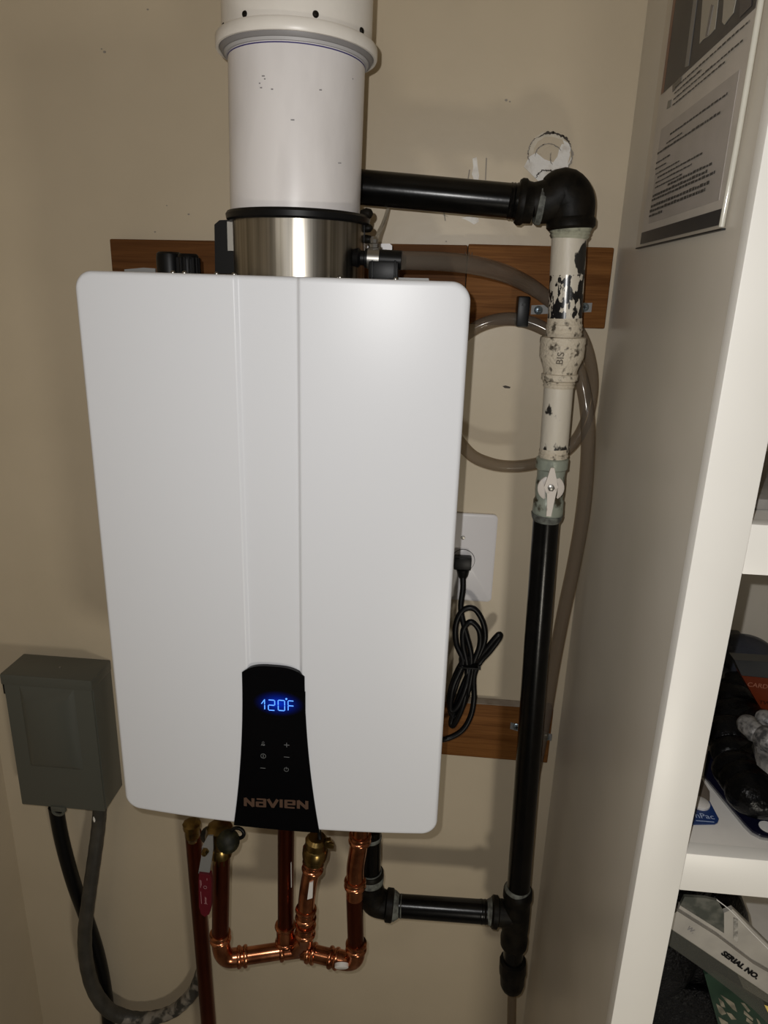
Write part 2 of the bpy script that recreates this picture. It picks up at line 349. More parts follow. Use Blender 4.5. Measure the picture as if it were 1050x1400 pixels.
# ================================================================== heater
D, HH, HW, RC = .3741, .7208, .22, .021
def bow(x): return .013 * (1 - (x / HW) ** 2)
XS0, XS1 = P(320, 378, -.385).x, P(409, 378, -.385).x
XS1b = P(415, 900, -.385).x
def sst(a, b, x):
    t = max(0, min(1, (x - a) / (b - a))); return t * t * (3 - 2 * t)
def recess(x): return .0035 * (sst(XS0 - .001, XS0 + .0045, x) - sst(XS1 - .0035, XS1 + .0015, x))
heater = thing('water_heater', 'white wall-hung tankless water heater with black control panel reading 120 degrees', 'water heater', (0, -.2, 0))
def cover():
    mb = MB(); xs_ = set()
    N = 44
    for i in range(N + 1): xs_.add(round(-HW + 2 * HW * i / N, 5))
    for sgn in (-1, 1):
        for i in range(14): xs_.add(round(sgn * (HW - RC * (1 - math.cos(math.pi / 2 * i / 13))), 5))
        for d in (.001, .0025, .004, .0055): xs_.add(round(sgn * (HW - d), 5))
    for c in (XS0, XS1):
        for k in range(-5, 7): xs_.add(round(c + k * .0009, 5))
    X = sorted(xs_); RE = .005
    ts = [0, .0006, .0014, .0026, .004, .0056, .0075]
    V = []; Fc = []
    for x in X:
        ax = abs(x); dz = 0
        if ax > HW - RC: k = min(1, (ax - (HW - RC)) / RC); dz = RC - RC * math.sqrt(max(0, 1 - k * k))
        z0, z1 = dz, HH - dz
        Z = [z0 + t for t in ts] + [z0 + .008 + (z1 - z0 - .016) * i / 22 for i in range(23)] + [z1 - t for t in reversed(ts)]
        for z in Z:
            # distance to the rounded outline
            qx = ax - (HW - RC); qz = abs(z - HH / 2) - (HH / 2 - RC)
            sd = math.hypot(max(qx, 0), max(qz, 0)) + min(max(qx, qz), 0) - RC
            d = max(0, -sd); e = RE - math.sqrt(max(0, RE * RE - (RE - d) ** 2)) if d < RE else 0
            V.append((x, -D - bow(x) + recess(x) + e, z))
    nz = len(ts) * 2 + 23; nx = len(X)
    for i in range(nx - 1):
        for j in range(nz - 1):
            Fc.append((i * nz + j, (i + 1) * nz + j, (i + 1) * nz + j + 1, i * nz + j + 1))
    # skirt running back to the casing
    loop = [i * nz for i in range(nx)] + [(nx - 1) * nz + j for j in range(1, nz)] + [i * nz + nz - 1 for i in range(nx - 2, -1, -1)] + [j for j in range(nz - 2, 0, -1)]
    o = len(V)
    for k in loop: v = V[k]; V.append((v[0], -D + .024, v[2]))
    for a in range(len(loop)):
        b = (a + 1) % len(loop); Fc.append((loop[a], loop[b], o + b, o + a))
    mb.add(V, Fc); return part('front_cover', mb, m_white, heater, 'glossy white cover with a sunken centre strip')
cov = cover()
part('casing', MB().box((-.212, -D + .024, .004), (.212, -.045, HH - .006), .006), m_case, heater, 'grey body behind the cover')
for x in (-.16, .16):
    part('mounting_bracket', MB().box((x - .05, -.045, HH - .02), (x + .05, BT, HH - .004)), m_tab, heater)
# control panel
def panel():
    z1 = P(375, 911, -.388).z; z0 = -.0015
    V = []; Fc = []; NZ, NX = 34, 20
    wtop = .0405
    def half(z):
        t = (z1 - z) / (z1 - z0); return wtop + .0195 * t ** 1.9
    cx0 = .0005
    for i in range(NZ + 1):
        z = z1 - (z1 - z0) * i / NZ; hw = half(z)
        if i < 1: hw = half(z)
        for j in range(NX + 1):
            s = -1 + 2 * j / NX; x = cx0 + s * hw
            zz = z - (.012 * abs(s) ** 3.2) * max(0, 1 - i / NZ) 
            V.append((x, -D - bow(x) - .0016, zz))
    for i in range(NZ):
        for j in range(NX):
            a = i * (NX + 1) + j; Fc.append((a, a + 1, a + NX + 2, a + NX + 1))
    n = len(V); V2 = [(v[0], v[1] + .0065, v[2]) for v in V]
    edge = list(range(NX + 1)) + [i * (NX + 1) + NX for i in range(1, NZ + 1)] + [NZ * (NX + 1) + j for j in range(NX - 1, -1, -1)] + [i * (NX + 1) for i in range(NZ - 1, 0, -1)]
    m = {}
    for e in edge: m[e] = len(V); V.append(V2[e])
    for a in range(len(edge)):
        e0, e1 = edge[a], edge[(a + 1) % len(edge)]; Fc.append((e0, e1, m[e1], m[e0]))
    return part('control_panel', MB().add(V, Fc), m_black, heater, 'glossy black flared control panel')
pan = panel()
PY = -D - .0130 - .0020
EX, EZ, NY = Vector((1, 0, 0)), Vector((0, 0, 1)), Vector((0, -1, 0))
def fr(u, v, y=PY): return (P(u, v, y), EX, EZ, NY)
s_ = px(1, P(380, 965, PY))
# seven-segment digits
def seg_digit(u, v, w, h, segs, extra=None):
    o, ex, ey, nn = fr(u, v); mb = MB(); ww, hh = w * s_, h * s_
    sh = .06 * ww
    pts = {'a': [(0, hh), (ww, hh)], 'b': [(ww, hh), (ww, hh / 2)], 'c': [(ww, hh / 2), (ww, 0)], 'd': [(0, 0), (ww, 0)], 'e': [(0, hh / 2), (0, 0)], 'f': [(0, hh), (0, hh / 2)], 'g': [(0, hh / 2), (ww, hh / 2)]}
    for k in segs:
        (x0, y0), (x1, y1) = pts[k]; g = .0011; dx, dy = x1 - x0, y1 - y0; L = math.hypot(dx, dy); dx /= L; dy /= L
        mb.stroke([(x0 + dx * g, y0 + dy * g), (x1 - dx * g, y1 - dy * g)], .0011, (o, ex, ey, nn), .0004)
    if extra: mb.stroke([(a * s_, b * s_) for a, b in extra], .0011, (o, ex, ey, nn), .0004)
    return mb
m_dig = emis('blue_digits', (.10, .32, 1.0), 1.6)
part('digit', seg_digit(362, 970, .01, 15.5, 'bc', [(-4, 9.5), (0, 15.5)]), m_dig, pan, 'glowing blue 1')
part('digit', seg_digit(367, 970.6, 9, 16, 'abdeg'), m_dig, pan, 'glowing blue 2')
part('digit', seg_digit(380.5, 971, 9, 16, 'abcdef'), m_dig, pan, 'glowing blue 0')
part('digit', seg_digit(394, 971.4, 8, 15.5, 'aefg'), m_dig, pan, 'glowing blue F')
o = fr(391.5, 955.5); part('degree_sign', MB().lathe(o[0], o[0] + NY * .001, [(0, .0013), (.0005, .0013)], 12), m_dig, pan)
# bloom round the digits, painted as emission on the window
mg = bpy.data.materials.new('digit_glow'); mg.use_nodes = True
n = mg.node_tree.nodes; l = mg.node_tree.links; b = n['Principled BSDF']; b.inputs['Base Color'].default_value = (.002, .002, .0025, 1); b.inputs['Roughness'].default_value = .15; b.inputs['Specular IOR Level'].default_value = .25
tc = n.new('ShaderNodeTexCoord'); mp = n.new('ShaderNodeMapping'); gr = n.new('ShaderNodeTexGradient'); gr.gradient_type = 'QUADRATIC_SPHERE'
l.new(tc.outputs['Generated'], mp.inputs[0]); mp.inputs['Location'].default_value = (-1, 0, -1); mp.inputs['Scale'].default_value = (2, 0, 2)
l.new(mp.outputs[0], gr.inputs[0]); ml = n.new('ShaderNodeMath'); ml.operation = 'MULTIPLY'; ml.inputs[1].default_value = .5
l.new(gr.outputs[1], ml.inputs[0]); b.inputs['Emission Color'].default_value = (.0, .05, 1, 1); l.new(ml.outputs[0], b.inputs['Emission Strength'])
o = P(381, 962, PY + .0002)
part('display_window', MB().box((o.x - 37 * s_, o.y, o.z - 21 * s_), (o.x + 37 * s_, o.y + .0015, o.z + 21 * s_)), mg, pan, 'dark window with a painted blue glow round the digits', smooth=False)
# touch icons
m_icon = mat('grey_icon_print', (.22, .23, .23), .5)
def icon(u, v, polys, w=.0005):
    f_ = fr(u, v); mb = MB()
    for pl in polys: mb.stroke([(a * s_, b * s_) for a, b in pl], w, f_, .0004)
    return part('touch_icon', mb, m_icon, pan)
circ = lambda r, a0=0, a1=360, n=14, cx=0, cy=0: [(cx + r * math.cos(math.radians(a0 + (a1 - a0) * i / n)), cy + r * math.sin(math.radians(a0 + (a1 - a0) * i / n))) for i in range(n + 1)]
icon(359.5, 1017, [circ(1.4, cx=.4, cy=2.2), [(-2.4, -2.4), (-1, 0), (0, -2.4)], [(.4, -2.2), (2.4, -2.2), (2.4, -.6), (1, -.4)]])
icon(360, 1033.5, [circ(3.6), [(0, 1.8), (0, -2)]])
icon(359.5, 1050, [[(-3.4, 0), (3.4, 0)]], .0004)
icon(392, 1018.5, [[(-3.4, 0), (3.4, 0)], [(0, 3.4), (0, -3.4)]], .0005)
icon(392, 1035, [[(-3.6, 0), (3.6, 0)]], .0004)
icon(391.5, 1052, [circ(3.1, 120, 420), [(0, 3.8), (0, 1.2)]])
# maker's lettering built from strokes
m_logo = mat('copper_coloured_lettering', (.085, .05, .034), .6, 0, Specular_IOR_Level=.1)
L = {'N': [[(0, 0), (0, 1), (1, 0), (1, 1)]], 'a': [[(0, 1), (1, 1), (1, 0), (0, 0), (0, .55), (1, .55)]], 'v': [[(0, 1), (.5, 0), (1, 1)]],
     'i': [[(0, 1), (0, 0)]], 'e': [[(1, 0), (0, 0), (0, 1), (1, 1), (1, .5), (0, .5)]]}
for ch, u0, u1, v0, v1 in [('N', 335.5, 346, 1101, 1091.5), ('a', 352, 362, 1101.8, 1092.2), ('v', 367, 379, 1102.6, 1093), ('i', 384.5, 384.6, 1103, 1093.6), ('e', 391, 402, 1103.6, 1094.2), ('N', 408, 419.5, 1104.4, 1095)]:
    yl = -D - bow(P(u0, v0, PY).x) - .0022
    a, b_, c = P(u0, v0, yl), P(u1, v0 + .6, yl), P(u0, v1, yl)
    mb = MB(); kk = 0
    for pl in L[ch]:
        for (p0, p1) in zip(pl[:-1], pl[1:]):
            kk += 1
            q0 = a + (b_ - a) * p0[0] + (c - a) * p0[1]; q1 = a + (b_ - a) * p1[0] + (c - a) * p1[1]
            d = (q1 - q0); Ls = d.length
            if Ls < 1e-6: continue
            d.normalize(); nv = NY.cross(d).normalized(); hw = .0021 if abs(d.z) > .6 else .0012
            mb.prism([q0 - d * .0009 + nv * hw, q0 - d * .0009 - nv * hw, q1 + d * .0009 - nv * hw, q1 + d * .0009 + nv * hw], NY * (.0004 + kk * .00008))
    part('letter', mb, m_logo, pan, 'copper coloured logo letter ' + ch.upper())
# top fittings of the heater
ZT = HH - .006
def stub(name, u, v_top, w, y, m, label, prof=None, parent=heater, seg=28):
    t = P(u, v_top, y); r = px(w / 2, t); h = t.z - ZT
    pr = prof or [(0, r), (h * .75, r), (h * .92, r * .93), (h, r * .75)]
    return part(name, MB().lathe((t.x, y, ZT), (t.x, y, ZT + 1), [(a, b) for a, b in pr], seg), m, parent, label), t, r
def cap(u, v, w, y, ribs=0, label=None):
    t = P(u, v, y); r = px(w / 2, t); h = t.z - ZT; mb = MB()
    mb.lathe((t.x, y, ZT), (t.x, y, ZT + 1), [(0, r), (h * .75, r), (h * .93, r * .95), (h, r * .8)], 30)
    for k in range(ribs):
        a = 2 * math.pi * k / ribs; c = Vector((t.x + r * math.cos(a), y + r * math.sin(a), 0))
        mb.box((c.x - .0012, c.y - .0012, ZT), (c.x + .0012, c.y + .0012, ZT + h * .85))
    return part('inlet_cap', mb, m_bplast, heater, label)
cap(231, 344.5, 35, -.22, 0, 'smooth round black cap')
cap(257, 347, 29, -.235, 16, 'ribbed black cap')
for (u, v) in ((236, 366), (252, 368), (296, 369), (320, 369), (465, 371), (541, 375)):
    p = P(u, v, -.33); part('screw', MB().lathe((p.x, p.y, ZT), (p.x, p.y, ZT + .01), [(0, .003), (.0075, .003), (.0092, .0015)], 10), m_chrome, heater)
# clip block left of the vent collar
yc = -.27
poly = [(294, 374), (293, 307), (300, 301), (309, 300.5), (322, 301), (324, 374)]
part('vent_clip', MB().prism([P(u, v, yc) for u, v in poly], (0, .03, 0)), m_bplast, heater, 'black clip beside the steel collar', smooth=False)
part('vent_clip_plate', MB().prism([P(u, v, yc - .001) for u, v in [(311, 303), (320, 303), (321.5, 343), (312, 343)]], (0, -.002, 0)), m_chrome, heater, 'bright metal plate', smooth=False)
# brackets
part('bracket_tab', MB().prism([P(u, v, -.12) for u, v in [(496, 333), (533, 333), (536, 336), (536, 352), (496, 352)]], (0, .003, 0)), m_outlet, heater, 'white tab behind the hose barb', smooth=False)
part('bracket_tab', MB().prism([P(u, v, -.30) for u, v in [(545, 379.5), (586, 380.5), (588, 390), (545, 390)]], (0, .003, 0)), m_tab, heater, smooth=False)
part('bracket_tab', MB().prism([P(u, v, -.30) for u, v in [(170, 368.3), (196, 366), (212, 367), (212, 380), (170, 380)]], (0, .003, 0)), m_tab, heater, smooth=False)
# condensate fitting and hose barb, right of the vent
yb_ = -.30
pA = P(483, 352, yb_); pB = P(549, 356, yb_); Lb = (pB - pA).length; rb = px(12, pA)
part('hose_barb', MB().lathe(pA, pB, [(0, rb * .9), (.006, rb * 1.1), (.009, rb * .8), (.013, rb * .8), (.014, rb * 1.05), (Lb, rb * 1.05)], 26), m_bplast, heater, 'black hose barb')
part('barb_block', MB().box(P(503, 382, yb_ - .012), P(547, 358, yb_ + .014), .003), m_bplast, heater)
for u in (509, 540): part('barb_rib', MB().box(P(u - 2, 382, yb_ - .015), P(u + 2, 356, yb_ - .008), .001), m_bplast, heater)
clp = part('hose_clamp', MB().lathe(P(503, 353, yb_), P(520, 354, yb_), [(0, rb * 1.16), (px(16, pA), rb * 1.16)], 26, ), m_chrome, heater, 'metal worm-drive hose clamp')
part('clamp_screw', MB().lathe(P(511, 345, yb_), P(511, 325, yb_), [(0, .008), (.004, .0085), (.005, .006), (.009, .0065), (.010, .0045), (.014, .005), (.017, .003)], 8), m_chrome, clp)

# ================================================================== vent pipe
def circle_r(u0, u1, v, y): return (P(u1, v, y) - P(u0, v, y)).length / 2
YV = -.262
vc = (P(316, 160, YV) + P(496.5, 160, YV)) / 2; RV = circle_r(317, 496.5, 160, YV)
vx = vc.x
zg = P(400, 286, YV - RV).z        # top of the steel collar
zf = P(383, 40, YV - RV * 1.15).z  # flange lower lip
vent = thing('vent_pipe', 'white plastic flue pipe rising from the heater into a wider screwed hub', 'pipe', (vx, YV, zg))
lx = lambda z: (vx + (z - vc.z) * .02, YV, z)
def vl(name, z0, prof, m, label=None, parent=vent, cap=True, seg=64):
    return part(name, MB().lathe(lx(z0), lx(z0 + 1), prof, seg, cap), m, parent, label)
vl('pipe', zg - .004, [(0, RV), (zf + .05 - zg, RV)], m_pvc, 'scuffed white pipe')
vl('insertion_mark', zf - .0082, [(0, RV + .0003), (.0012, RV + .0003)], m_navy, 'thin blue line round the pipe')
vl('hub', zf, [(.003, RV + .008), (0, RV + .010), (.0, RV + .0125), (.002, RV + .0135), (.0105, RV + .0135), (.0125, RV + .012), (.0135, RV + .0065), (.30, RV + .0060), (.30, RV + .002), (.006, RV + .002), (.003, RV + .006)], m_pvc2, 'ivory flared hub', cap=False)
vl('seal', zf, [(-.0035, RV + .0005), (-.0035, RV + .0062), (.001, RV + .0092), (.007, RV + .0092), (.007, RV + .0005)], m_greyrub, 'grey rubber seal')
vl('seal_lip', zf, [(-.0062, RV + .0004), (-.0062, RV + .0030), (-.0032, RV + .0042), (-.0032, RV + .0004)], mat('pale_grey_seal', (.42, .41, .41), .5), 'pale inner seal')
for u, v in ((335, 19.5), (431.5, 19.5), (494, 42.5), (306.5, 36)):
    # find the point of the hub surface on this ray
    d = ray(u, v); rr = RV + .006; cx, cy = vx + .002, YV
    a = d.x ** 2 + d.y ** 2; bq = 2 * (d.x * (CAM.x - cx) + d.y * (CAM.y - cy)); c = (CAM.x - cx) ** 2 + (CAM.y - cy) ** 2 - rr * rr
    disc_ = max(0, bq * bq - 4 * a * c); t = (-bq - math.sqrt(disc_)) / 2 / a; p = CAM + d * t
    nn = Vector((p.x - cx, p.y - cy, 0)).normalized(); rs = px(4.6, p)
    part('screw', MB().lathe(p - nn * .001, p + nn, [(0, rs), (.0015, rs), (.003, rs * .7), (.0034, rs * .3)], 14), m_mall, vent)
# marks on the pipe
for (u, v, w) in ((360, 104, 2), (357, 120, 1.5), (372, 122, 1.5), (438, 123, 2), (355, 114, 1), (400, 164, 2.5), (463, 223, 3.5), (362, 108, 1), (482, 108, 1)):
    d = ray(u, v); cx, cy = lx(P(u, v, -.34).z)[0], YV; a = d.x ** 2 + d.y ** 2; bq = 2 * (d.x * (CAM.x - cx) + d.y * (CAM.y - cy)); c = (CAM.x - cx) ** 2 + (CAM.y - cy) ** 2 - (RV + .0002) ** 2
    t = (-bq - math.sqrt(max(0, bq * bq - 4 * a * c))) / 2 / a; p = CAM + d * t
    part('scuff', MB().box(p - Vector((px(w, p), .0004, .0005)), p + Vector((px(w, p), .0003, .0006))), m_greyrub, vent)
# steel collar
RS = RV * .985
col = thing('flue_collar', 'brushed steel collar with a black rim joining the vent pipe to the heater', 'collar', (vx, YV, ZT))
xb = Vector((P(322, 330, YV).x + P(499, 330, YV).x, 0, 0)).x / 2; RS = circle_r(323, 499, 330, YV)
part('sleeve', MB().lathe((xb, YV, ZT), (xb, YV, 9), [(0, RS), (zg - ZT, RS)], 72), m_steel, col, 'brushed steel sleeve')
part('base_ring', MB().lathe((xb, YV, ZT), (xb, YV, 9), [(0, RS + .006), (.003, RS + .006), (.004, RS + .001)], 72), m_chrome, col)
part('gasket', MB().lathe((xb - .001, YV, zg - .009), (xb - .001, YV, 9), [(0, RS + .001), (.0, RS + .0035), (.002, RS + .006), (.0075, RS + .007), (.0105, RS + .005), (.0115, RS - .002)], 72), m_rub, col, 'black rubber rim gasket')
for (v, s) in ((292, 1), (312, .8), (327, .8)):
    p = P(498, v, YV); part('clamp_bolt', MB().lathe(p, p + Vector((1, -.3, 0)), [(-.004, .004 * s), (.003, .0065 * s), (.008, .0055 * s), (.010, .003 * s)], 10), m_mall, col)
part('clamp_plate', MB().box(P(495, 332, YV + .004), P(499, 296, YV - .006), .001), m_bplast, col)

# ================================================================== gas pipe
gas = thing('gas_pipe', 'black iron gas pipe with chipped cream joints running down beside the heater', 'pipe', tuple(P(704, 1335, -.14)))
YG = -.13
def tp(name, a, b, w0, w1, m, y0=YG, y1=YG, label=None, parent=gas, seg=32):
    A, B = P(*a, y0), P(*b, y1)
    return part(name, MB().tube([A, A.lerp(B, .5), B], [px(w0 / 2, A), px((w0 + w1) / 4, A.lerp(B, .5)), px(w1 / 2, B)], seg), m, parent, label)
def lt(name, a, b, prof, m, y0=YG, y1=YG, label=None, parent=gas, seg=32):
    """lathe between two pixels; profile as (fraction along, diameter in pixels)"""
    A, B = P(*a, y0), P(*b, y1); Ln = (B - A).length
    return part(name, MB().lathe(A, B, [(f * Ln, px(w / 2, A)) for f, w in prof], seg), m, parent, label)
def elbow(name, pts, ws, m, label=None, y=YG, parent=gas, seg=32):
    pp = smooth_path([P(u, v, y) for u, v in pts], 6); n_ = len(pp); rr = []
    for i in range(n_):
        t = i / (n_ - 1) * (len(ws) - 1); k = min(int(t), len(ws) - 2); rr.append(px((ws[k] + (ws[k + 1] - ws[k]) * (t - k)) / 2, pp[i]))
    return part(name, MB().tube(pp, rr, seg), m, parent, label)
tp('pipe', (440, 251), (712, 276), 45, 45, m_iron, label='thick black horizontal run behind the vent pipe')
lt('thread', (695, 274.5), (715, 276.5), [(0, 45), (.1, 47.5), (.2, 45.5), (.3, 47.5), (.4, 45.5), (.5, 48), (1, 48)], m_iron)
el = elbow('elbow', [(728, 278), (752, 274.5), (769, 265), (779, 276), (780.5, 292), (780.5, 300)], [52, 58, 66, 66, 63, 61], m_mall, 'large dark elbow')
lt('elbow_band', (707, 275.5), (729, 278), [(0, 55), (.15, 60), (.4, 60), (.55, 54), (1, 52)], m_mall)
lt('sealant_ring', (732, 277.5), (742, 278.5), [(0, 50), (.4, 56), (1, 56)], m_seal)
lt('elbow_band', (780.6, 297), (780, 314), [(0, 61), (.3, 66), (.8, 66), (1, 60)], m_mall)
lt('thread', (780, 311), (778, 327), [(0, 58), (.2, 57), (.3, 54), (.45, 56), (.6, 52), (.75, 54), (1, 49)], m_greenc, label='sealant and paint covered thread')
tp('nipple', (778, 324), (775.4, 376), 47, 47, m_cream, label='cream painted nipple')
tp('nipple', (775.5, 372), (772, 437), 46.5, 46, m_chip, label='glossy black nipple with cream paint flakes')
lt('thread', (772, 435), (770, 466), [(0, 46.5), (.25, 47), (.3, 49), (.4, 47.5), (.5, 50), (.6, 48), (.7, 50.5), (.8, 48.5), (1, 51)], m_creamc)
red = lt('reducer', (770, 460), (764.5, 521), [(0, 56), (.02, 61), (.14, 62), (.17, 60), (.25, 61), (.45, 60), (.62, 52), (.75, 46), (.82, 46), (.84, 50), (.97, 50), (1, 44)], m_creamc, label='cream painted reducing coupling')
p = P(768, 496, YG); lfr = (p + Vector((-.004, -px(30.6, p), 0)), Vector((.06, 0, 1)).normalized(), Vector((-1, 0, .03)).normalized(), Vector((0, -1, 0)))
part('cast_letters', text_mb('BIS', lfr, px(9, p), .0009, 1.0, bold=.0001), mat('brown_edged_letters', (.10, .08, .055), .6), red, 'raised casting letters')
lt('thread', (764.8, 518), (763.5, 530), [(0, 44), (.3, 42), (.45, 44), (.6, 41), (.8, 43), (1, 40)], m_creamc)
tp('nipple', (763.8, 528), (757, 615), 39.5, 38, m_cream, label='cream painted short pipe')
lt('thread', (757.5, 612), (756, 628), [(0, 38), (.3, 40), (.45, 38), (.6, 40.5), (.8, 38), (1, 40)], m_creamc)
val = lt('valve_body', (755.5, 625), (748, 706), [(0, 40), (.02, 44), (.17, 44), (.2, 39), (.3, 38), (.42, 40), (.55, 40), (.68, 38), (.72, 42), (.8, 42), (.9, 43), (.96, 42), (1, 36)], m_valve, label='pale green ball valve body', seg=16)
p = P(753.5, 668, YG - .02); rh = px(18, p)
part('handle_hub', MB().lathe(p + Vector((0, .012, 0)), p + Vector((0, -1, 0)), [(0, rh * .75), (.006, rh), (.010, rh), (.0115, rh * .85), (.0118, rh * .4), (.0135, rh * .35), (.014, rh * .1)], 28), m_lever, val)
mb = MB()
hp = [(753, 640), (758, 640), (761, 655), (763, 666), (760, 676), (757, 690), (753.5, 706), (747, 706), (748, 690), (748, 676), (744, 666), (748, 655)]
mb.prism([P(u, v, YG - .034) for u, v in hp], (0, .004, 0))
part('lever_handle', mb, m_lever, val, 'cream lever handle pointing down', smooth=False)
part('handle_nut', MB().lathe(P(753.5, 667, YG - .034), P(753.5, 667, YG - .034) + Vector((0, -1, 0)), [(0, .0052), (.002, .0052), (.003, .003)], 6), m_chrome, val)
lt('sealant_ring', (748, 702), (746.5, 712), [(0, 43), (.5, 41), (1, 36)], m_seal)
tp('pipe', (746.8, 708), (708, 1225), 35.5, 31, m_iron, label='long black vertical pipe')
# tee, nipple, cap
lt('tee', (708.5, 1214), (702, 1293), [(0, 34), (.03, 39), (.14, 40), (.2, 36), (.35, 37), (.65, 37), (.8, 35), (.85, 38), (.97, 37), (1, 31)], m_mall, label='dark tee')
lt('tee_branch', (671, 1246), (700, 1250), [(0, 36), (.08, 42), (.3, 42), (.36, 35), (1, 35)], m_mall)
lt('sealant_ring', (708.7, 1212), (707.5, 1221), [(0, 31.5), (.4, 37), (1, 37)], m_seal)
lt('sealant_ring', (665, 1245.5), (673, 1246.6), [(0, 29), (.5, 34), (1, 37)], m_seal)
tp('nipple', (702.5, 1288), (701, 1322), 27, 27, m_iron)
lt('sealant_ring', (701.5, 1314), (701, 1325), [(0, 28), (.4, 32), (1, 34)], m_seal)
lt('cap', (701.3, 1312), (699.8, 1352), [(0, 30), (.02, 36), (.4, 37), (.5, 34), (.8, 33), (.93, 29), (1, 20)], m_mall, label='dark end cap', seg=14)
# run from the heater
tp('pipe', (507, 1132), (506.5, 1206), 29, 28, m_iron, label='black stub under the heater')
lt('thread', (507, 1141), (507, 1146), [(0, 29), (.3, 30.5), (.6, 30.5), (1, 29)], m_seal)
elbow('elbow', [(506, 1205), (507, 1218), (513, 1231), (524, 1236), (536, 1238)], [35, 37, 39, 37, 36], m_mall, 'dark lower elbow')
lt('elbow_band', (506.3, 1190), (506.2, 1209), [(0, 34), (.1, 37), (.5, 37), (1, 35)], m_mall)
lt('elbow_band', (526, 1236.5), (539, 1238.3), [(0, 34), (.2, 43), (.8, 43), (1, 36)], m_mall)
lt('sealant_ring', (506.3, 1189.5), (506.3, 1204), [(0, 31), (.2, 35), (.5, 37.8), (1, 36.5)], m_seal)
lt('sealant_ring', (537, 1238), (545, 1239), [(0, 40), (.4, 38), (1, 31)], m_seal)
tp('pipe', (540, 1238), (673, 1247.5), 30, 31, m_iron, label='black horizontal run to the tee')
lt('thread', (543, 1238.3), (552, 1239), [(0, 29), (.2, 31), (.4, 29), (.6, 31), (.8, 29), (1, 30)], m_seal)
lt('thread', (656, 1246.2), (668, 1247), [(0, 31), (.2, 32), (.4, 30), (.6, 32), (.8, 30), (1, 32)], m_iron)
# straps holding the pipe on the boards
def strap(u0, v0, u1, v1, y=BT - .0015):
    a, b_ = P(u0, v0, y), P(u1, v1, y); w = .0075
    mb = MB().prism([a + EZ * w * .9 - EX * .011, a - EZ * w * .9 - EX * .011, b_ - EZ * w * .9 + EX * .011, b_ + EZ * w * .9 + EX * .011], (0, .0015, 0))
    mid = (a + b_) / 2; rr = px(19, mid)
    st = part('pipe_strap', mb, m_tab, gas, 'metal two-hole strap behind the pipe')
    for c in (a, b_):
        part('screw', MB().lathe(c, c + NY, [(0, .0066), (.002, .0066), (.0038, .004)], 16), m_screw, st)
        part('screw_slot', MB().box(c + Vector((-.003, -.0045, -.0007)), c + Vector((.003, -.0036, .0007))).box(c + Vector((-.0007, -.0045, -.003)), c + Vector((.0007, -.0036, .003))), m_rub, st)
strap(736, 424, 799, 420)
strap(706, 993, 746, 1008)

# ================================================================== hoses
YH = -.06
hp = [(548, 356, -.30), (575, 356.5, -.28), (610, 358, -.25), (650, 363, -.21), (690, 374, -.15), (720, 388, -.09), (745, 405, -.065), (775, 432, -.055), (796, 462, -.05), (807, 495, -.045), (810, 530, -.04), (803, 570, -.045), (787, 602, -.05), (765, 622, -.055), (735, 633, -.06), (700, 637.5, -.06), (668, 633, -.06), (640, 618, -.06), (615, 580, -.055), (607, 530, -.05), (618, 480, -.045), (643, 453, -.04), (670, 440, -.04), (700, 436, -.045), (730, 443, -.05), (757, 458, -.055), (780, 482, -.06), (795, 520, -.06), (803, 570, -.07), (803, 630, -.075), (797, 700, -.07), (785, 770, -.06), (770, 840, -.055), (757, 910, -.05), (745, 985, -.045), (728, 1080, -.04), (714, 1180, -.04), (703, 1290, -.04), (700, 1360, -.04), (699, 1420, -.04), (698, 1500, -.03)]
wd = [25, 25, 25, 25, 24, 22, 19, 18, 17, 16, 16, 16, 16, 16, 16, 16, 17, 17, 17, 17, 17, 17.5, 18, 18, 18, 18, 18, 19, 19, 19, 20, 19, 18, 17, 16, 14, 13, 12.5, 12, 12, 12]
ctr = [P(*a) for a in hp]; sp = smooth_path(ctr, 7)
rr = []
for i in range(len(sp)):
    t = i / 7; k = min(int(t), len(wd) - 2); rr.append(px((wd[k] + (wd[k + 1] - wd[k]) * (t - k)) / 2, sp[i]))
hose = thing('drain_hose', 'clear vinyl hose looping behind the cream pipe and down beside the black pipe', 'hose', tuple(sp[-1]))
part('tubing', MB().tube(sp, rr, 18), m_hose, hose)
p0, p1 = P(718, 405, -.062), P(709, 447, -.062)
single('cable_tie', MB().box(p0 + EX * -.0095, p1 + Vector((.014, .035, 0)), .003).box(P(716, 415, -.066) - EX * .002, P(714, 418, -.062) + EX * .004), m_rub, 'black strap wrapped over the top of the clear hose loop', 'strap')
pt = smooth_path([P(533, 270, -.06), P(530, 287, -.07), P(524, 305, -.12), P(516, 322, -.2), P(513, 336, -.24)], 8)
single('thin_tube', MB().tube(pt, px(2.6, pt[0]), 12), m_hose2, 'thin clear tube dropping behind the upper black pipe onto the heater', 'tube')

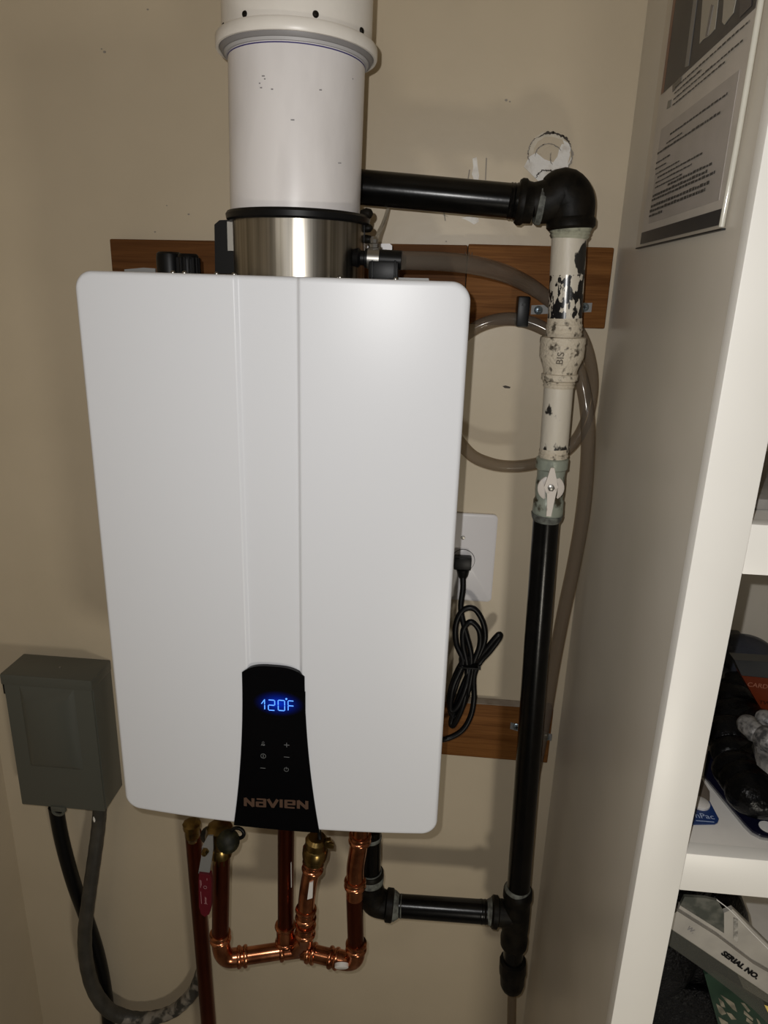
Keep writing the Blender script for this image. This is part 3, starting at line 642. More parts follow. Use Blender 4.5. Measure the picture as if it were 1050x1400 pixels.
# ================================================================== outlet, plug, cord
pc = P(633, 764, 0); yw = -.0055
ow, oh = P(676, 764, 0).x - pc.x, (P(672, 703, 0).z - P(672, 822, 0).z) / 2
oc = Vector((pc.x, 0, (P(672, 703, 0).z + P(672, 822, 0).z) / 2))
outlet = thing('wall_outlet', 'white plastic wall outlet plate behind the right edge of the heater', 'outlet', tuple(oc))
def rrect(c, hw, hh, r, y, n_=6):
    out = []
    for (sx, sz, a0) in ((1, 1, 0), (-1, 1, 90), (-1, -1, 180), (1, -1, 270)):
        for k in range(n_ + 1):
            a = math.radians(a0 + 90 * k / n_); out.append(Vector((c.x + sx * (hw - r) + r * math.cos(a), y, c.z + sz * (hh - r) + r * math.sin(a))))
    return out
o1, o2, o3 = rrect(oc, ow, oh, .008, 0), rrect(oc, ow, oh, .008, yw * .6), rrect(oc, ow - .003, oh - .003, .006, yw)
nn_ = len(o1); mb = MB().add(o1 + o2 + o3, [(i, (i + 1) % nn_, nn_ + (i + 1) % nn_, nn_ + i) for i in range(nn_)] + [(nn_ + i, nn_ + (i + 1) % nn_, 2 * nn_ + (i + 1) % nn_, 2 * nn_ + i) for i in range(nn_)] + [tuple(2 * nn_ + i for i in range(nn_))])
part('cover_plate', mb, m_outlet, outlet)
rc = P(633, 766, yw)
part('receptacle_gap', MB().lathe(rc, rc + NY, [(0, .0208), (.0004, .0208)], 40), m_rub, outlet)
part('receptacle', MB().lathe(rc, rc + NY, [(0, .0200), (.0015, .0200), (.002, .0192)], 40), m_outlet, outlet, 'round receptacle')
for dv in (-31, 32):
    c = P(633, 766 + dv, yw); part('screw', MB().lathe(c, c + NY, [(0, .0038), (.001, .0036), (.0014, .002)], 14), m_chrome, outlet)
cord = thing('power_cord', 'coiled black power cord plugged into the outlet and tied in a bundle', 'cord', tuple(P(606, 1012, -.07)))
part('plug', MB().box(P(621, 757, -.012), P(644, 781, -.030), .003).lathe(P(633, 778, -.020), P(633, 800, -.022), [(0, .012), (.012, .009), (.018, .0055), (.03, .0048)], 16), m_rub, cord, 'black moulded plug')
pts = [(633, 782, -.021), (633, 805, -.03), (630, 832, -.04), (636, 862, -.050), (644, 895, -.055), (642, 922, -.06), (632, 950, -.06), (620, 975, -.06), (616, 962, -.066), (624, 935, -.066), (633, 905, -.06),
       (624, 880, -.05), (623, 855, -.045), (632, 835, -.043), (648, 832, -.043), (660, 850, -.043), (663, 873, -.045), (655, 895, -.05), (643, 915, -.055), (630, 945, -.066), (617, 985, -.066), (621, 990, -.07), (634, 960, -.07), (639, 915, -.062),
       (633, 880, -.055), (634, 860, -.05), (644, 850, -.05), (655, 862, -.05), (656, 882, -.05), (648, 905, -.055), (644, 925, -.05), (648, 908, -.045), (664, 888, -.045), (681, 868, -.045), (683, 872, -.042), (670, 890, -.042), (656, 906, -.042), (648, 925, -.05), (648, 955, -.06), (643, 980, -.065), (630, 1000, -.07), (606, 1011, -.075), (585, 1008, -.09)]
sp = smooth_path([P(*a) for a in pts], 6); part('cable', MB().tube(sp, px(3.9, P(640, 900, -.05)), 12), m_rub, cord, 'looped black cable')
pts2 = [(646, 912, -.058), (640, 945, -.062), (628, 975, -.064), (618, 978, -.066), (614, 955, -.068), (622, 925, -.064), (636, 900, -.058), (643, 905, -.056), (638, 935, -.07), (626, 965, -.074), (616, 970, -.074), (619, 940, -.074), (632, 910, -.066)]
part('cable', MB().tube(smooth_path([P(*a) for a in pts2], 6), px(3.9, P(640, 900, -.05)), 12), m_rub, cord, 'inner turns of the bundle')
part('cable_tie', MB().box(P(627, 900, -.036), P(654, 914, -.072), .002).box(P(650, 908, -.045), P(657, 916, -.05)), m_bplast, cord)

# ================================================================== junction box and its conduits
jx, jw, jz, jh, jd = -.5915, .1700, -.282, .2915, .0748
jb = thing('junction_box', 'grey metal electrical box on the wall left of the heater', 'box', (jx + jw / 2, 0, jz))
part('body', MB().box((jx + .002, -.0722, jz), (jx + jw + .0015, 0, jz + jh - .002), .0015), m_jbox, jb)
# lid with a raised panel
def lid():
    mb = MB(); y0, y1 = -.0724, -jd - .0015
    mb.box((jx, y1, jz - .002), (jx + jw, y0, jz + jh - .004), .0015)
    a = (jx + .030, jz + .092, jx + jw - .034, jz + jh - .022); ins = .022; yf = y1 - .0125
    def corn(i, y): return [Vector((a[0] + i, y, a[1] + i)), Vector((a[2] - i, y, a[1] + i)), Vector((a[2] - i, y, a[3] - i * 1.5)), Vector((a[0] + i, y, a[3] - i * 1.5))]
    V = corn(0, y1) + corn(ins * .8, yf); mb.add(V, [(i, (i + 1) % 4, 4 + (i + 1) % 4, 4 + i) for i in range(4)] + [(4, 5, 6, 7)])
    return part('door', mb, m_jbox, jb, 'lid with a raised panel')
dl = lid()
part('rain_cap', MB().box((jx - .004, -jd - .004, jz + jh - .022), (jx + jw + .003, 0, jz + jh), .003), m_jbox, jb, 'folded cap over the lid')
part('hinge_pin', MB().box((jx - .005, -jd + .002, jz + jh - .045), (jx + .001, -jd + .014, jz + jh - .024)), m_rub, jb)
for (u, v) in ((82, 912.5),):
    c = PZ(u, v, jz + jh); part('screw', MB().lathe(c, c + EZ, [(0, .0022), (.0012, .0018)], 10), m_chrome, jb)
c = P(80, 1106, -jd)
mb = MB(); mb.box((c.x - .014, -jd + .003, c.z - .004), (c.x + .016, -jd - .004, c.z + .008), .002)
hs = part('hasp', mb, m_jbox, jb, 'hasp with an eye for a lock')
ring = [c + Vector((.011 * math.cos(t), -.002, -.004 + .0085 * math.sin(t))) for t in [2 * math.pi * k / 20 for k in range(21)]]
part('hasp_eye', MB().tube(ring, .0028, 8, False), m_jbox, hs)
cp = [(76, 1102, -.045), (85, 1150, -.045), (100, 1205, -.04), (118, 1255, -.026), (134, 1305, -.020), (144, 1355, -.018), (149, 1410, -.018), (152, 1500, -.02)]
sp = smooth_path([P(*a) for a in cp], 8); single('electrical_cable', MB().tube(sp, px(9.2, P(110, 1230, -.04)), 18), m_rub, 'black electrical cable dropping from the left of the grey box', 'cable')
gp = [(137, 1100, -.045), (134, 1135, -.045), (128, 1180, -.056), (121, 1230, -.064), (116, 1275, -.064), (118, 1315, -.062), (128, 1352, -.058), (148, 1380, -.052), (175, 1391, -.04), (205, 1392, -.036), (235, 1383, -.033), (257, 1365, -.03), (270, 1345, -.028), (280, 1315, -.025)]
sp = smooth_path([P(*a) for a in gp], 8); gc = thing('flexible_conduit', 'grey flexible conduit swinging from the grey box behind the copper riser', 'conduit', tuple(P(175, 1391, -.045)))
k_ = 8 * 8 - 2
part('conduit_run', MB().tube(sp[:k_ + 1], [px(9.3, q) * (1 + .02 * math.sin(i * 1.7)) for i, q in enumerate(sp[:k_ + 1])], 18), m_gcable, gc)
part('conduit_run', MB().tube(sp[k_:], [px(8.6, q) * (1 + .03 * math.sin(i * 1.7)) for i, q in enumerate(sp[k_:])], 18), m_gcable2, gc, 'stretch flecked with pale paint')
part('plaster_blob', MB().uv_ball(P(130, 1120, -.055), .006, 10, 8, (.7, .5, 1.8), .3, R_), m_gypsum, gc, 'crumb of plaster')

# ================================================================== copper pipes
YCU = -.21
def ctube(name, A, B, w, m, parent, label=None, seg=26):
    return part(name, MB().tube([A, A.lerp(B, .5), B], [px(w / 2, A), px(w / 2, A.lerp(B, .5)), px(w / 2, A)], seg), m, parent, label)
def sleeve(mb, A, B, r, ends=(1, 1)):
    """socket with a rolled bead at each chosen end"""
    Ln = (B - A).length; e = r * .28; pr = []
    if ends[0]: pr += [(0, r * 1.02), (e * .3, r * 1.24), (e, r * 1.3), (e * 1.7, r * 1.24), (e * 2.1, r * 1.1)]
    else: pr += [(0, r * 1.1)]
    if ends[1]: pr += [(Ln - e * 2.1, r * 1.1), (Ln - e * 1.7, r * 1.24), (Ln - e, r * 1.3), (Ln - e * .3, r * 1.24), (Ln, r * 1.02)]
    else: pr += [(Ln, r * 1.1)]
    mb.lathe(A, B, pr, 26); return mb
riser = thing('copper_riser', 'dark tarnished copper pipe running down behind the red valve handle', 'pipe', tuple(P(284, 1500, -.09)))
A, B = P(264, 1138, -.09), P(285, 1500, -.09); B2 = Vector((A.x + (P(286, 1400, -.09).x - A.x) * 1.25, -.09, B.z))
part('pipe', MB().tube([A, A.lerp(B2, .5), B2], [px(11, A), px(11, A), px(11.5, A)], 26), m_copperd, riser)
part('union_nut', MB().lathe(P(262, 1124, -.10), P(264, 1160, -.10), [(0, .012), (.003, .0175), (.012, .0175), (.014, .0145), (.032, .0145), (.036, .011), (.045, .009)], 10), m_brass, riser, 'brass union nut')
man = thing('copper_manifold', 'bright copper pipe loop with elbows and tees under the heater', 'pipe', tuple(P(410, 1310, -.15)))
zc = P(304, 1308, YCU).z
cT = PZ(404, 1297, zc); cR = PZ(482, 1316, zc); cL = PZ(306, 1310, zc)
w = 22.5; r = px(w / 2, cL)
# left leg
a0 = P(303, 1150, YCU); a1 = P(301, 1288, YCU)
part('pipe', MB().tube([a0, a1], r, 26), m_copperd, man, 'tarnished left leg')
def bend(name, A, C, B, m, label=None):
    pp = [A.lerp(C, t) for t in (0, .3)] + [((1 - t) ** 2) * A.lerp(C, .3) + 2 * t * (1 - t) * C + t * t * C.lerp(B, .7) for t in [k / 12 for k in range(1, 12)]] + [C.lerp(B, .7), B]
    mb = MB().tube(pp, r * 1.1, 26)
    da = (A - C).normalized(); db = (B - C).normalized()
    sleeve(mb, A - da * .004, A + da * .016, r); sleeve(mb, B - db * .004, B + db * .016, r)
    return part(name, mb, m, man, label)
dirL = (cT - cL).normalized()
eA = P(301.5, 1284, YCU); eC = cL + Vector((-.003, 0, -.003)); bend('elbow', eA, eC, eC + dirL * .030, m_copper, 'bright left elbow')
part('pipe', MB().tube([eC + dirL * .03, cT], r, 26), m_copper, man, 'bright crossing pipe')
mb = MB(); sleeve(mb, cT - dirL * .030, cT - dirL * .010, r, (1, 0)); mb.tube([cT - dirL * .02, cT + dirL * .022], r * 1.12, 26)
part('tee', mb, m_copper, man, 'bright tee')
# middle leg
m1 = P(390, 1262, cT.y); m0 = P(391, 1125, cT.y); zt = Vector((m1.x, m1.y, cT.z))
part('pipe', MB().tube([m0, Vector((m1.x, m1.y, cT.z + .01))], r * .97, 26), m_copperd, man, 'tarnished middle leg')
mb = MB(); sleeve(mb, Vector((m1.x, m1.y, P(390, 1263, cT.y).z)), Vector((m1.x, m1.y, P(390, 1289, cT.y).z)), r); mb.tube([Vector((m1.x, m1.y, P(390, 1285, cT.y).z)), Vector((m1.x, m1.y, cT.z))], r * 1.05, 26)
part('fitting', mb, m_copper, man)
part('print_strip', MB().box(P(397.5, 1180, cT.y - r * .97), P(399, 1212, cT.y - r * .8)), m_label, man, 'pale printed strip')
# third leg: offset pipe with fittings
yt = cT.y - .03
q = [P(*a) for a in ((417, 1288, cT.y - .01), (418, 1262, yt), (419, 1235, yt), (422, 1210, yt), (426, 1190, yt), (430, 1168, yt), (433, 1150, yt))]
sp = smooth_path(q, 6); part('pipe', MB().tube(sp, r * .98, 26), m_copper, man, 'bright curved leg')
mb = MB()
for (u0, v0, u1, v1) in ((417, 1278, 418, 1262), (418, 1257, 418.5, 1241), (427, 1190, 429, 1176)):
    part('fitting', sleeve(MB(), P(u0, v0, yt), P(u1, v1, yt), r * .98), m_copper, man)
part('sticker', MB().prism([P(u, v, yt - r * 1.1) for u, v in [(423, 1207), (428, 1206), (427, 1228), (420, 1230)]], (0, .004, 0)), m_label, man, 'small white sticker')
mb = MB(); mb.lathe(P(429, 1180, yt), P(434, 1140, yt), [(0, r * 1.1), (.006, r * 1.25), (.012, r * 1.2), (.016, r * 1.45), (.032, r * 1.45), (.036, r * 1.25), (.05, r * 1.3), (.056, r * 1.0)], 12)
part('union', mb, m_brass, man, 'brass union')
c = P(448, 1150, yt); part('wing_nut', MB().lathe(c, c + Vector((.3, -1, 0)), [(0, .009), (.008, .009), (.010, .006)], 6).box(c + Vector((-.001, -.012, -.004)), c + Vector((.012, -.008, .006)), .001), m_brass, man)
# right run
dR = (cR - cT).normalized(); s0 = PZ(422, 1302, zc)
part('pipe', MB().tube([s0 - dR * .012, cR - dR * .02], r, 26), m_copper, man, 'bright right run')
mb = MB(); sleeve(mb, s0 - dR * .004, s0 + dR * .014, r); part('fitting', mb, m_copper, man)
mb = MB().tube(smooth_path([cT, cT.lerp(q[0], .5) + Vector((0, 0, .006)), q[0] + EZ * .01], 5), r * 1.12, 26); part('tee_branch', mb, m_copper, man)
up = Vector((cR.x + .006, cR.y, 0)); ez = lambda v: Vector((up.x, up.y, P(484, v, cR.y).z))
bend('elbow', Vector((up.x, up.y, zc + .034)), Vector((up.x, up.y, zc)), cR - dR * .03, m_copper, 'bright right elbow')
pc_ = P(467, 1321, cR.y - r * 1.12); nd_ = Vector((.1, -.85, -.45)).normalized(); part('sticker', MB().lathe(pc_ + nd_ * .002, pc_ + nd_, [(-.006, .0125), (0, .0125), (.001, .011)], 24), m_label, man, 'oval white sticker')
t0 = P(486, 1214, cR.y)
part('pipe', MB().tube([Vector((up.x, up.y, zc + .03)), P(484.5, 1222, cR.y)], r * .98, 26), m_copperd, man, 'tarnished right leg')
sp = smooth_path([P(485, 1226, cR.y), P(485.5, 1205, cR.y), P(486, 1185, cR.y), P(489, 1165, cR.y), P(492, 1145, cR.y), P(493, 1125, cR.y)], 6)
mb = MB().tube(sp, r * 1.02, 26); sleeve(mb, P(485.3, 1213, cR.y), P(485.6, 1202, cR.y), r); sleeve(mb, P(491.5, 1152, cR.y), P(492.5, 1140, cR.y), r)
part('offset_bend', mb, m_copper, man, 'bright offset bend')
st = smooth_path([P(436, 1130, -.20), P(437, 1145, -.21), P(438, 1160, -.215), P(438, 1167, -.215)], 5)
single('sensor_lead', MB().tube(st, px(2.8, st[0]), 10), m_rub, 'short black lead hanging from the heater by the brass union', 'cable')

# shutoff valve with red lever
yv = YCU
shut = thing('shutoff_valve', 'dark brass shutoff valve with red lever handle under the heater', 'valve', tuple(P(303, 1180, yv)))
part('body', MB().lathe(P(300, 1128, yv), P(303, 1186, yv), [(0, .016), (.004, .022), (.02, .025), (.035, .024), (.042, .018), (.048, .0205), (.060, .0205), (.064, .0155), (.075, .0155)], 10), m_brass, shut, 'octagonal brass body')
part('side_port', MB().lathe(P(300, 1145, yv), P(262, 1136, -.13), [(0, .019), (.02, .019), (.024, .015), (.05, .015)], 16), m_bplast, shut)
part('relief_port', MB().lathe(P(312, 1150, yv - .02), P(312, 1152, yv - .05), [(-.01, .019), (.012, .019), (.016, .017), (.019, .012), (.021, .005)], 24), mottled('dark_olive_metal', (.008, .008, .004), (.03, .028, .012), 50, .5, spec=.2), shut, 'dark round port')
c = P(325, 1139, yv - .02); ring = [c + Vector((.0105 * math.cos(t), 0, .0105 * math.sin(t))) for t in [2 * math.pi * k / 24 for k in range(25)]]
part('cap_loop', MB().tube(ring, .0032, 10, False), m_rub, shut, 'black ring loop')
c = P(281, 1163, yv - .035)
lv = part('lever', MB().prism([P(u, v, yv - .035) for u, v in [(284, 1143), (291, 1143), (291.5, 1160), (290, 1172), (286, 1196), (271, 1194), (275, 1172), (276, 1158)]], (0, .003, 0)), m_tab, shut, 'bent zinc lever', smooth=False)
part('lever_nut', MB().lathe(c, c + NY, [(0, .0065), (.004, .0065), (.006, .005), (.009, .0045), (.010, .002)], 6), m_brass, lv)
gpth = [(272, 1194), (287, 1196), (289, 1205), (288.5, 1240), (286, 1250), (280, 1253.5), (275, 1250), (272, 1240), (271.5, 1205)]
gr_ = part('lever_grip', MB().prism([P(u, v, yv - .039) for u, v in gpth], (0, .009, 0)), m_red, lv, 'red vinyl grip')
f_ = (P(282.5, 1236, yv - .0394), Vector((.03, 0, 1)).normalized(), Vector((-1, 0, .03)).normalized(), NY)
mb = text_mb('Jomar', f_, .0042, .0004, 1.1); 
o = P(280.5, 1213, yv - .0394); mb.stroke([(a * .0028, b * .0028) for a, b in circ(1)], .0008, (o, EX, EZ, NY), .0004)
for (u, v0, v1) in ((273.6, 1203, 1216), (275, 1204, 1212), (274.5, 1219, 1240), (283, 1201, 1204)):
    mb.stroke([(0, 0), (0, -px(v1 - v0, o))], .0005, (P(u, v0, yv - .0394), EX, EZ, NY), .0003)
part('grip_print', mb, mat('faded_pink_print', (.55, .30, .32), .5), lv)

# ================================================================== bookcase on the right
bc = thing('bookcase', 'white built-in shelf unit with open compartments at the right edge', 'bookcase', (XR + .45, -.25, FLOOR))
XF = XR + 1.0; xo = .4953; ZTOP = CEIL - .002
o1b, o2t, o2b, o3t = .5083, .4572, .1198, .0683
o3b = -.30
struct_side = part('side_panel', MB().box((XR + .0012, YC + .019, FLOOR), (XR + .0192, -.001, ZTOP)), m_side, bc, 'cream painted side panel')
part('side_panel', MB().box((XF - .03, YC + .019, FLOOR), (XF - .001, -.001, ZTOP)), m_side, bc)
part('back_panel', MB().box((XR + .0192, -.012, FLOOR), (XF - .03, -.001, ZTOP)), m_side, bc)
part('stile', MB().box((XR, YC, FLOOR), (xo, YC + .019, ZTOP), .0012), m_shelf, bc, 'white front stile')
part('stile', MB().box((XF - .05, YC, FLOOR), (XF - .001, YC + .019, ZTOP), .0012), m_shelf, bc)
for (z0, z1) in ((o2t, o1b), (o3t, o2b), (o3b - .05, o3b), (FLOOR, FLOOR + .1), (ZTOP - .06, ZTOP)):
    part('rail', MB().box((xo, YC + .0002, z0), (XF - .05, YC + .019, z1), .0010), m_shelf, bc, 'white front rail')
m_shelfg = mottled('scuffed_grey_white_shelf', (.84, .81, .76), (.74, .71, .67), 16, .4, lo=.5, hi=.75)
for z in (o1b, o2b, o3b):
    part('shelf', MB().box((XR + .0192, YC + .019, z - .020), (XF - .03, -.012, z - .0004)), m_shelfg, bc, 'horizontal shelf board')

# ---- middle compartment
zs = o2b
m_bluec = mat('blue_card', (.012, .04, .16), .4)
m_kraft = mat('brown_card', (.16, .13, .10), .5)
card = thing('blister_card', 'small blue backing card lying on the shelf beside the stile', 'package', tuple(PZ(960, 1122, zs)))
cpoly = [(930, 1128), (977, 1127.5), (981, 1125.5), (982.6, 1121), (970, 1097), (962, 1094), (930, 1096)]
part('card', MB().prism([PZ(u, v, zs + .0008) for u, v in cpoly], (0, 0, .0016)), m_bluec, card, 'blue printed end')
part('card', MB().prism([PZ(u, v, zs + .0008) for u, v in [(930, 1096), (962, 1094), (970, 1097), (970, 1083), (959, 1066), (945, 1064), (930, 1064)]], (0, 0, .0014)), m_kraft, card, 'brown upper half')
c = PZ(957, 1098, zs + .004); part('white_disc', MB().lathe(c, c + EZ, [(-.002, .0115), (.001, .0115), (.0025, .0095)], 26), m_label, card)
part('blister', MB().prism([PZ(u, v, zs + .0025) for u, v in [(944, 1108), (966, 1108), (970, 1094), (962, 1070), (946, 1070)]], (0, 0, .006)), m_film, card)
part('card_print', text_mb('hPac', (PZ(951, 1118, zs + .0028), EX, Vector((0, 1, 0)), EZ), .0085, .0002, 1.0).stroke([(0, 0), (.02, 0)], .0008, (PZ(952, 1122, zs + .0026), EX, Vector((0, 1, 0)), EZ), .0003), mat('pale_blue_print', (.45, .55, .75), .5), card)
# large black hang-card pack
pack = thing('blister_pack', 'black packaged item in clear plastic lying slantwise on the middle shelf', 'package', tuple(PZ(1030, 1110, zs)))
base = [(962, 1062), (1018, 1128), (1028, 1138), (1040, 1144.5), (1055, 1147), (1120, 1140), (1130, 1040), (1000, 1010), (967, 1030)]
m_film2 = clear('clear_blister_edge', (.9, .9, .9), .25, .08, (.55, .55, .55))
part('backing_card', MB().prism([PZ(u, v, zs + .001) for u, v in base], (0, 0, .003)), mat('dark_navy_card', (.006, .006, .02), .25), pack)
ap = [PZ(u, v, zs) for u, v in [(960, 1062), (1016, 1131), (1026, 1141), (1040, 1148), (1055, 1150.5), (1120, 1144), (1055, 1100)]]
part('plastic_edge', MB().prism(ap, (0, 0, .0016)), m_film2, pack)
c = PZ(1050, 1131, zs + .0042); part('hang_hole', MB().lathe(c, c + EZ, [(0, .010), (.0004, .010)], 20), m_label, pack)
part('barcode_label', MB().prism([PZ(u, v, zs + .0042) for u, v in [(977, 1063), (986, 1063), (997, 1079), (1002, 1090), (992, 1085)]], (0, 0, .0005)), mat('grey_label', (.35, .34, .36), .5), pack)
def lump(pts, rad, jit=.25, n=20):
    mb = MB()
    for (u, v, z, rr_) in pts: mb.uv_ball(PZ(u, v, z), rr_, 18, 12, (1.2, 1, .9), jit * .12, R_)
    return mb
m_bag = mottled('black_glossy_plastic_bag', (.0012, .0012, .0015), (.003, .003, .0035), 30, .3, spec=.16, lo=.4, hi=.7, bump=.9, bscale=50, dist=.006)
part('black_contents', lump([(1034, 1085, zs + .034, .030), (1012, 1055, zs + .032, .028), (1050, 1050, zs + .034, .034), (1060, 1090, zs + .032, .03), (1004, 1030, zs + .030, .025), (1022, 1068, zs + .034, .028)], 0), m_bag, pack, 'glossy black moulded contents')
# black plastic bag behind it
single('plastic_bag', lump([(1008, 985, zs + .036, .034), (1000, 960, zs + .036, .032), (1012, 945, zs + .034, .032), (1035, 1000, zs + .036, .034), (1000, 1005, zs + .034, .030)], 0), m_bag, 'crumpled glossy black plastic bag behind the slanted package', 'bag')
# grey twist of rolls
m_grey = mottled('grey_printed_wrap', (.22, .21, .20), (.045, .045, .045), 110, .4, lo=.42, hi=.58, bump=.5, bscale=150)
for i, (u0, v0, u1, v1, rr_, lab) in enumerate([(1019, 988, 1036, 1004, .0125, 'grey wrapped roll lying on the black bag, nearest the stile'), (1043, 1006, 1058, 1018, .016, 'grey wrapped roll half cut off by the frame, above the clear bag'), (1040, 982, 1062, 990, .0125, 'grey wrapped roll tucked behind under the orange package')]):
    A = PZ(u0, v0, zs + .095); B = PZ(u1, v1, zs + .095); Ln = (B - A).length
    single('wrapped_roll', MB().lathe(A, B, [(-.006, rr_ * .5), (-.003, rr_ * .8), (.003, rr_), (Ln * .5, rr_ * .96), (Ln - .003, rr_), (Ln + .003, rr_ * .8), (Ln + .006, rr_ * .5)], 20), m_grey, lab, 'roll', 'grey rolls in the middle compartment')
pg = [(1028, 1020), (1034, 1012), (1050, 1014), (1075, 1030), (1080, 1078), (1052, 1060), (1035, 1046)]
single('clear_bag', MB().prism([PZ(u, v, zs + .075) for u, v in pg], (0, 0, .012)), mottled('crinkled_grey_bag', (.24, .23, .22), (.10, .10, .10), 60, .2, lo=.4, hi=.6, bump=1, bscale=90, dist=.003), 'crinkled grey clear bag beside the grey rolls', 'bag')
# orange package
yo = -.27
org = thing('orange_package', 'orange printed package standing tilted behind the black bag', 'package', tuple(P(1040, 975, yo)))
m_or = mottled('orange_red_print', (.15, .026, .008), (.11, .018, .006), 12, .35, spec=.25, lo=.4, hi=.7)
part('face', MB().prism([P(u, v, yo) for u, v in [(1014, 924), (1095, 932), (1095, 1005), (1055, 1000), (1040, 968)]], (0, .02, 0)), m_or, org)
part('header', MB().prism([P(u, v, yo) for u, v in [(1004, 902), (1095, 908), (1095, 931.5), (1014, 923.5)]], (0, .02, 0)), mat('dark_header_card', (.03, .032, .034), .15), org, 'dark glossy header')
o = P(1021, 938, yo - .0004); e1 = (P(1060, 943, yo) - P(1021, 938, yo)).normalized()
part('print', text_mb('CARD', (o, e1, EZ, NY), px(6.5, o), .0003, 1.1), mat('red_print', (.40, .16, .10), .4), org)
o = P(1037, 962, yo - .0004); part('print', text_mb('TWI', (o, e1, EZ, NY), px(5.5, o), .0003, 1.2), m_rub, org)
# clear dome
c = P(1018, 905, -.14); rd = px(42, c)
prf = [(0, rd), (rd * .25, rd * .99)] + [(rd * .25 + rd * .75 * math.sin(a), rd * .99 * math.cos(a)) for a in [math.pi / 2 * k / 10 for k in range(1, 11)]]
single('plastic_dome', MB().lathe(c - EZ * .006, c + EZ, prf, 40, False), clear('smoky_clear_plastic', (.42, .45, .52), .45, .08, (.06, .065, .085)), 'smoky clear plastic dome against the back of the middle compartment', 'container')
single('storage_box', MB().box(P(960, 925, -.20), Vector((.72, -.03, zs)), .004), mat('dark_grey_box', (.03, .033, .04), .3), 'dark grey box standing under the clear dome at the back', 'box')

# ---- top compartment
single('grey_tray', MB().box((XR + .045, -.45, o1b + .0), (XR + .30, -.2, o1b + .012), .004), mottled('grey_marbled_plastic', (.20, .19, .18), (.30, .28, .26), 30, .3, bump=.3), 'flat grey tray lying in the top compartment', 'tray')

# ---- lower compartment
m_paper = mottled('worn_white_paper', (.40, .375, .33), (.30, .28, .25), 20, .5, lo=.4, hi=.7)
ym = -.44
man_ = thing('manual_bag', 'folded paper manual in a clear bag marked SERIAL NO. in the lower compartment', 'manual', tuple(P(980, 1330, ym)))
def slab(name, pts, y, th, m, parent, label=None): return part(name, MB().prism([P(u, v, y) for u, v in pts], (0, th, 0)), m, parent, label, smooth=False)
slab('spine', [(910, 1256), (926, 1246), (980, 1280), (1030, 1318), (1090, 1352), (1090, 1385), (1050, 1360), (1000, 1326), (950, 1292), (918, 1271)], ym, .006, m_paper, man_, 'pale folded edge with print')
slab('pages', [(926, 1246), (930, 1238), (990, 1276), (990, 1248), (1002, 1243), (1036, 1276), (1080, 1320), (1090, 1352), (1030, 1318), (980, 1280)], ym + .006, .006, m_paper, man_, 'grey white pages')
slab('cover_print', [(930, 1238), (936, 1226), (965, 1228), (982, 1232), (990, 1248), (990, 1275)], ym + .007, .004, mottled('dark_green_grey_print', (.05, .055, .045), (.12, .12, .10), 60, .4), man_, 'dark printed cover corner')
slab('cover_print', [(1003, 1255), (1009, 1258), (1009, 1289), (1003, 1284)], ym + .0048, .001, mottled('grey_print', (.2, .19, .17), (.42, .40, .36), 160, .4), man_)
slab('clear_sleeve', [(912, 1291), (918, 1271), (950, 1292), (1000, 1326), (1050, 1360), (1090, 1388), (1090, 1440), (1030, 1380), (1000, 1355), (962, 1326)], ym - .001, .0015, clear('dusty_clear_film', (.75, .75, .72), .3, .12, (.16, .16, .14)), man_, 'clear bag edge')
d0 = (P(1036, 1338, ym) - P(987, 1303, ym)); e1 = d0.normalized(); e2 = NY.cross(e1) * -1
e2 = Vector((-e1.z, 0, e1.x))
o = P(985.5, 1304, ym - .0004)
part('print', text_mb('SERIAL NO.', (o, e1, e2, NY), px(7.4, o), .0003, (P(1036, 1340, ym) - o).length / .0345 * .66, bold=.0006), m_rub, man_, 'black words SERIAL NO.')
part('print', text_mb('W.', (P(938, 1270, ym - .0004), e1, e2, NY), px(7, o), .0003, 1.0), m_greyrub, man_)
part('bag_fold', MB().tube(smooth_path([P(980, 1230, ym - .002), P(1000, 1246, ym - .002), P(1025, 1272, ym - .002), P(1055, 1302, ym - .002)], 5), .0006, 8), m_label, man_, 'bright fold of the clear bag')
grn = thing('green_booklet', 'dark green printed booklet leaning below the paper manual', 'booklet', tuple(P(990, 1400, -.42)))
slab('cover', [(963, 1332), (975, 1330), (1090, 1400), (1090, 1440), (991, 1440), (985, 1412)], -.425, .006, mottled('dark_green_print', (.012, .03, .018), (.02, .045, .028), 20, .3), grn)
m_tan = mottled('faded_tan_print', (.26, .23, .17), (.12, .11, .08), 60, .4)
for pl in ([(979, 1372), (988, 1378), (993, 1386), (987, 1388), (983, 1384)], [(985, 1360), (992, 1364), (1004, 1372), (1008, 1384), (1002, 1380), (995, 1372)], [(982, 1364), (989, 1370), (992, 1378), (986, 1376)], [(993, 1384), (1000, 1386), (1007, 1394), (1000, 1394)], [(1013, 1371), (1018, 1372), (1026, 1382), (1023, 1384)], [(1017, 1381), (1030, 1393), (1029, 1396), (1017, 1386)], [(1021, 1391), (1030, 1399), (1026, 1400), (1020, 1396)], [(982, 1390), (995, 1398), (999, 1410), (990, 1410)], [(1034, 1392), (1038, 1396), (1043, 1406), (1038, 1404)]):
    slab('graphic', pl, -.4258, .0008, m_tan, grn)
slab('graphic', [(1045, 1374), (1052, 1377), (1060, 1390), (1050, 1384)], -.4462, .0006, mat('yellow_print', (.75, .55, .15), .4), man_, 'yellow corner')
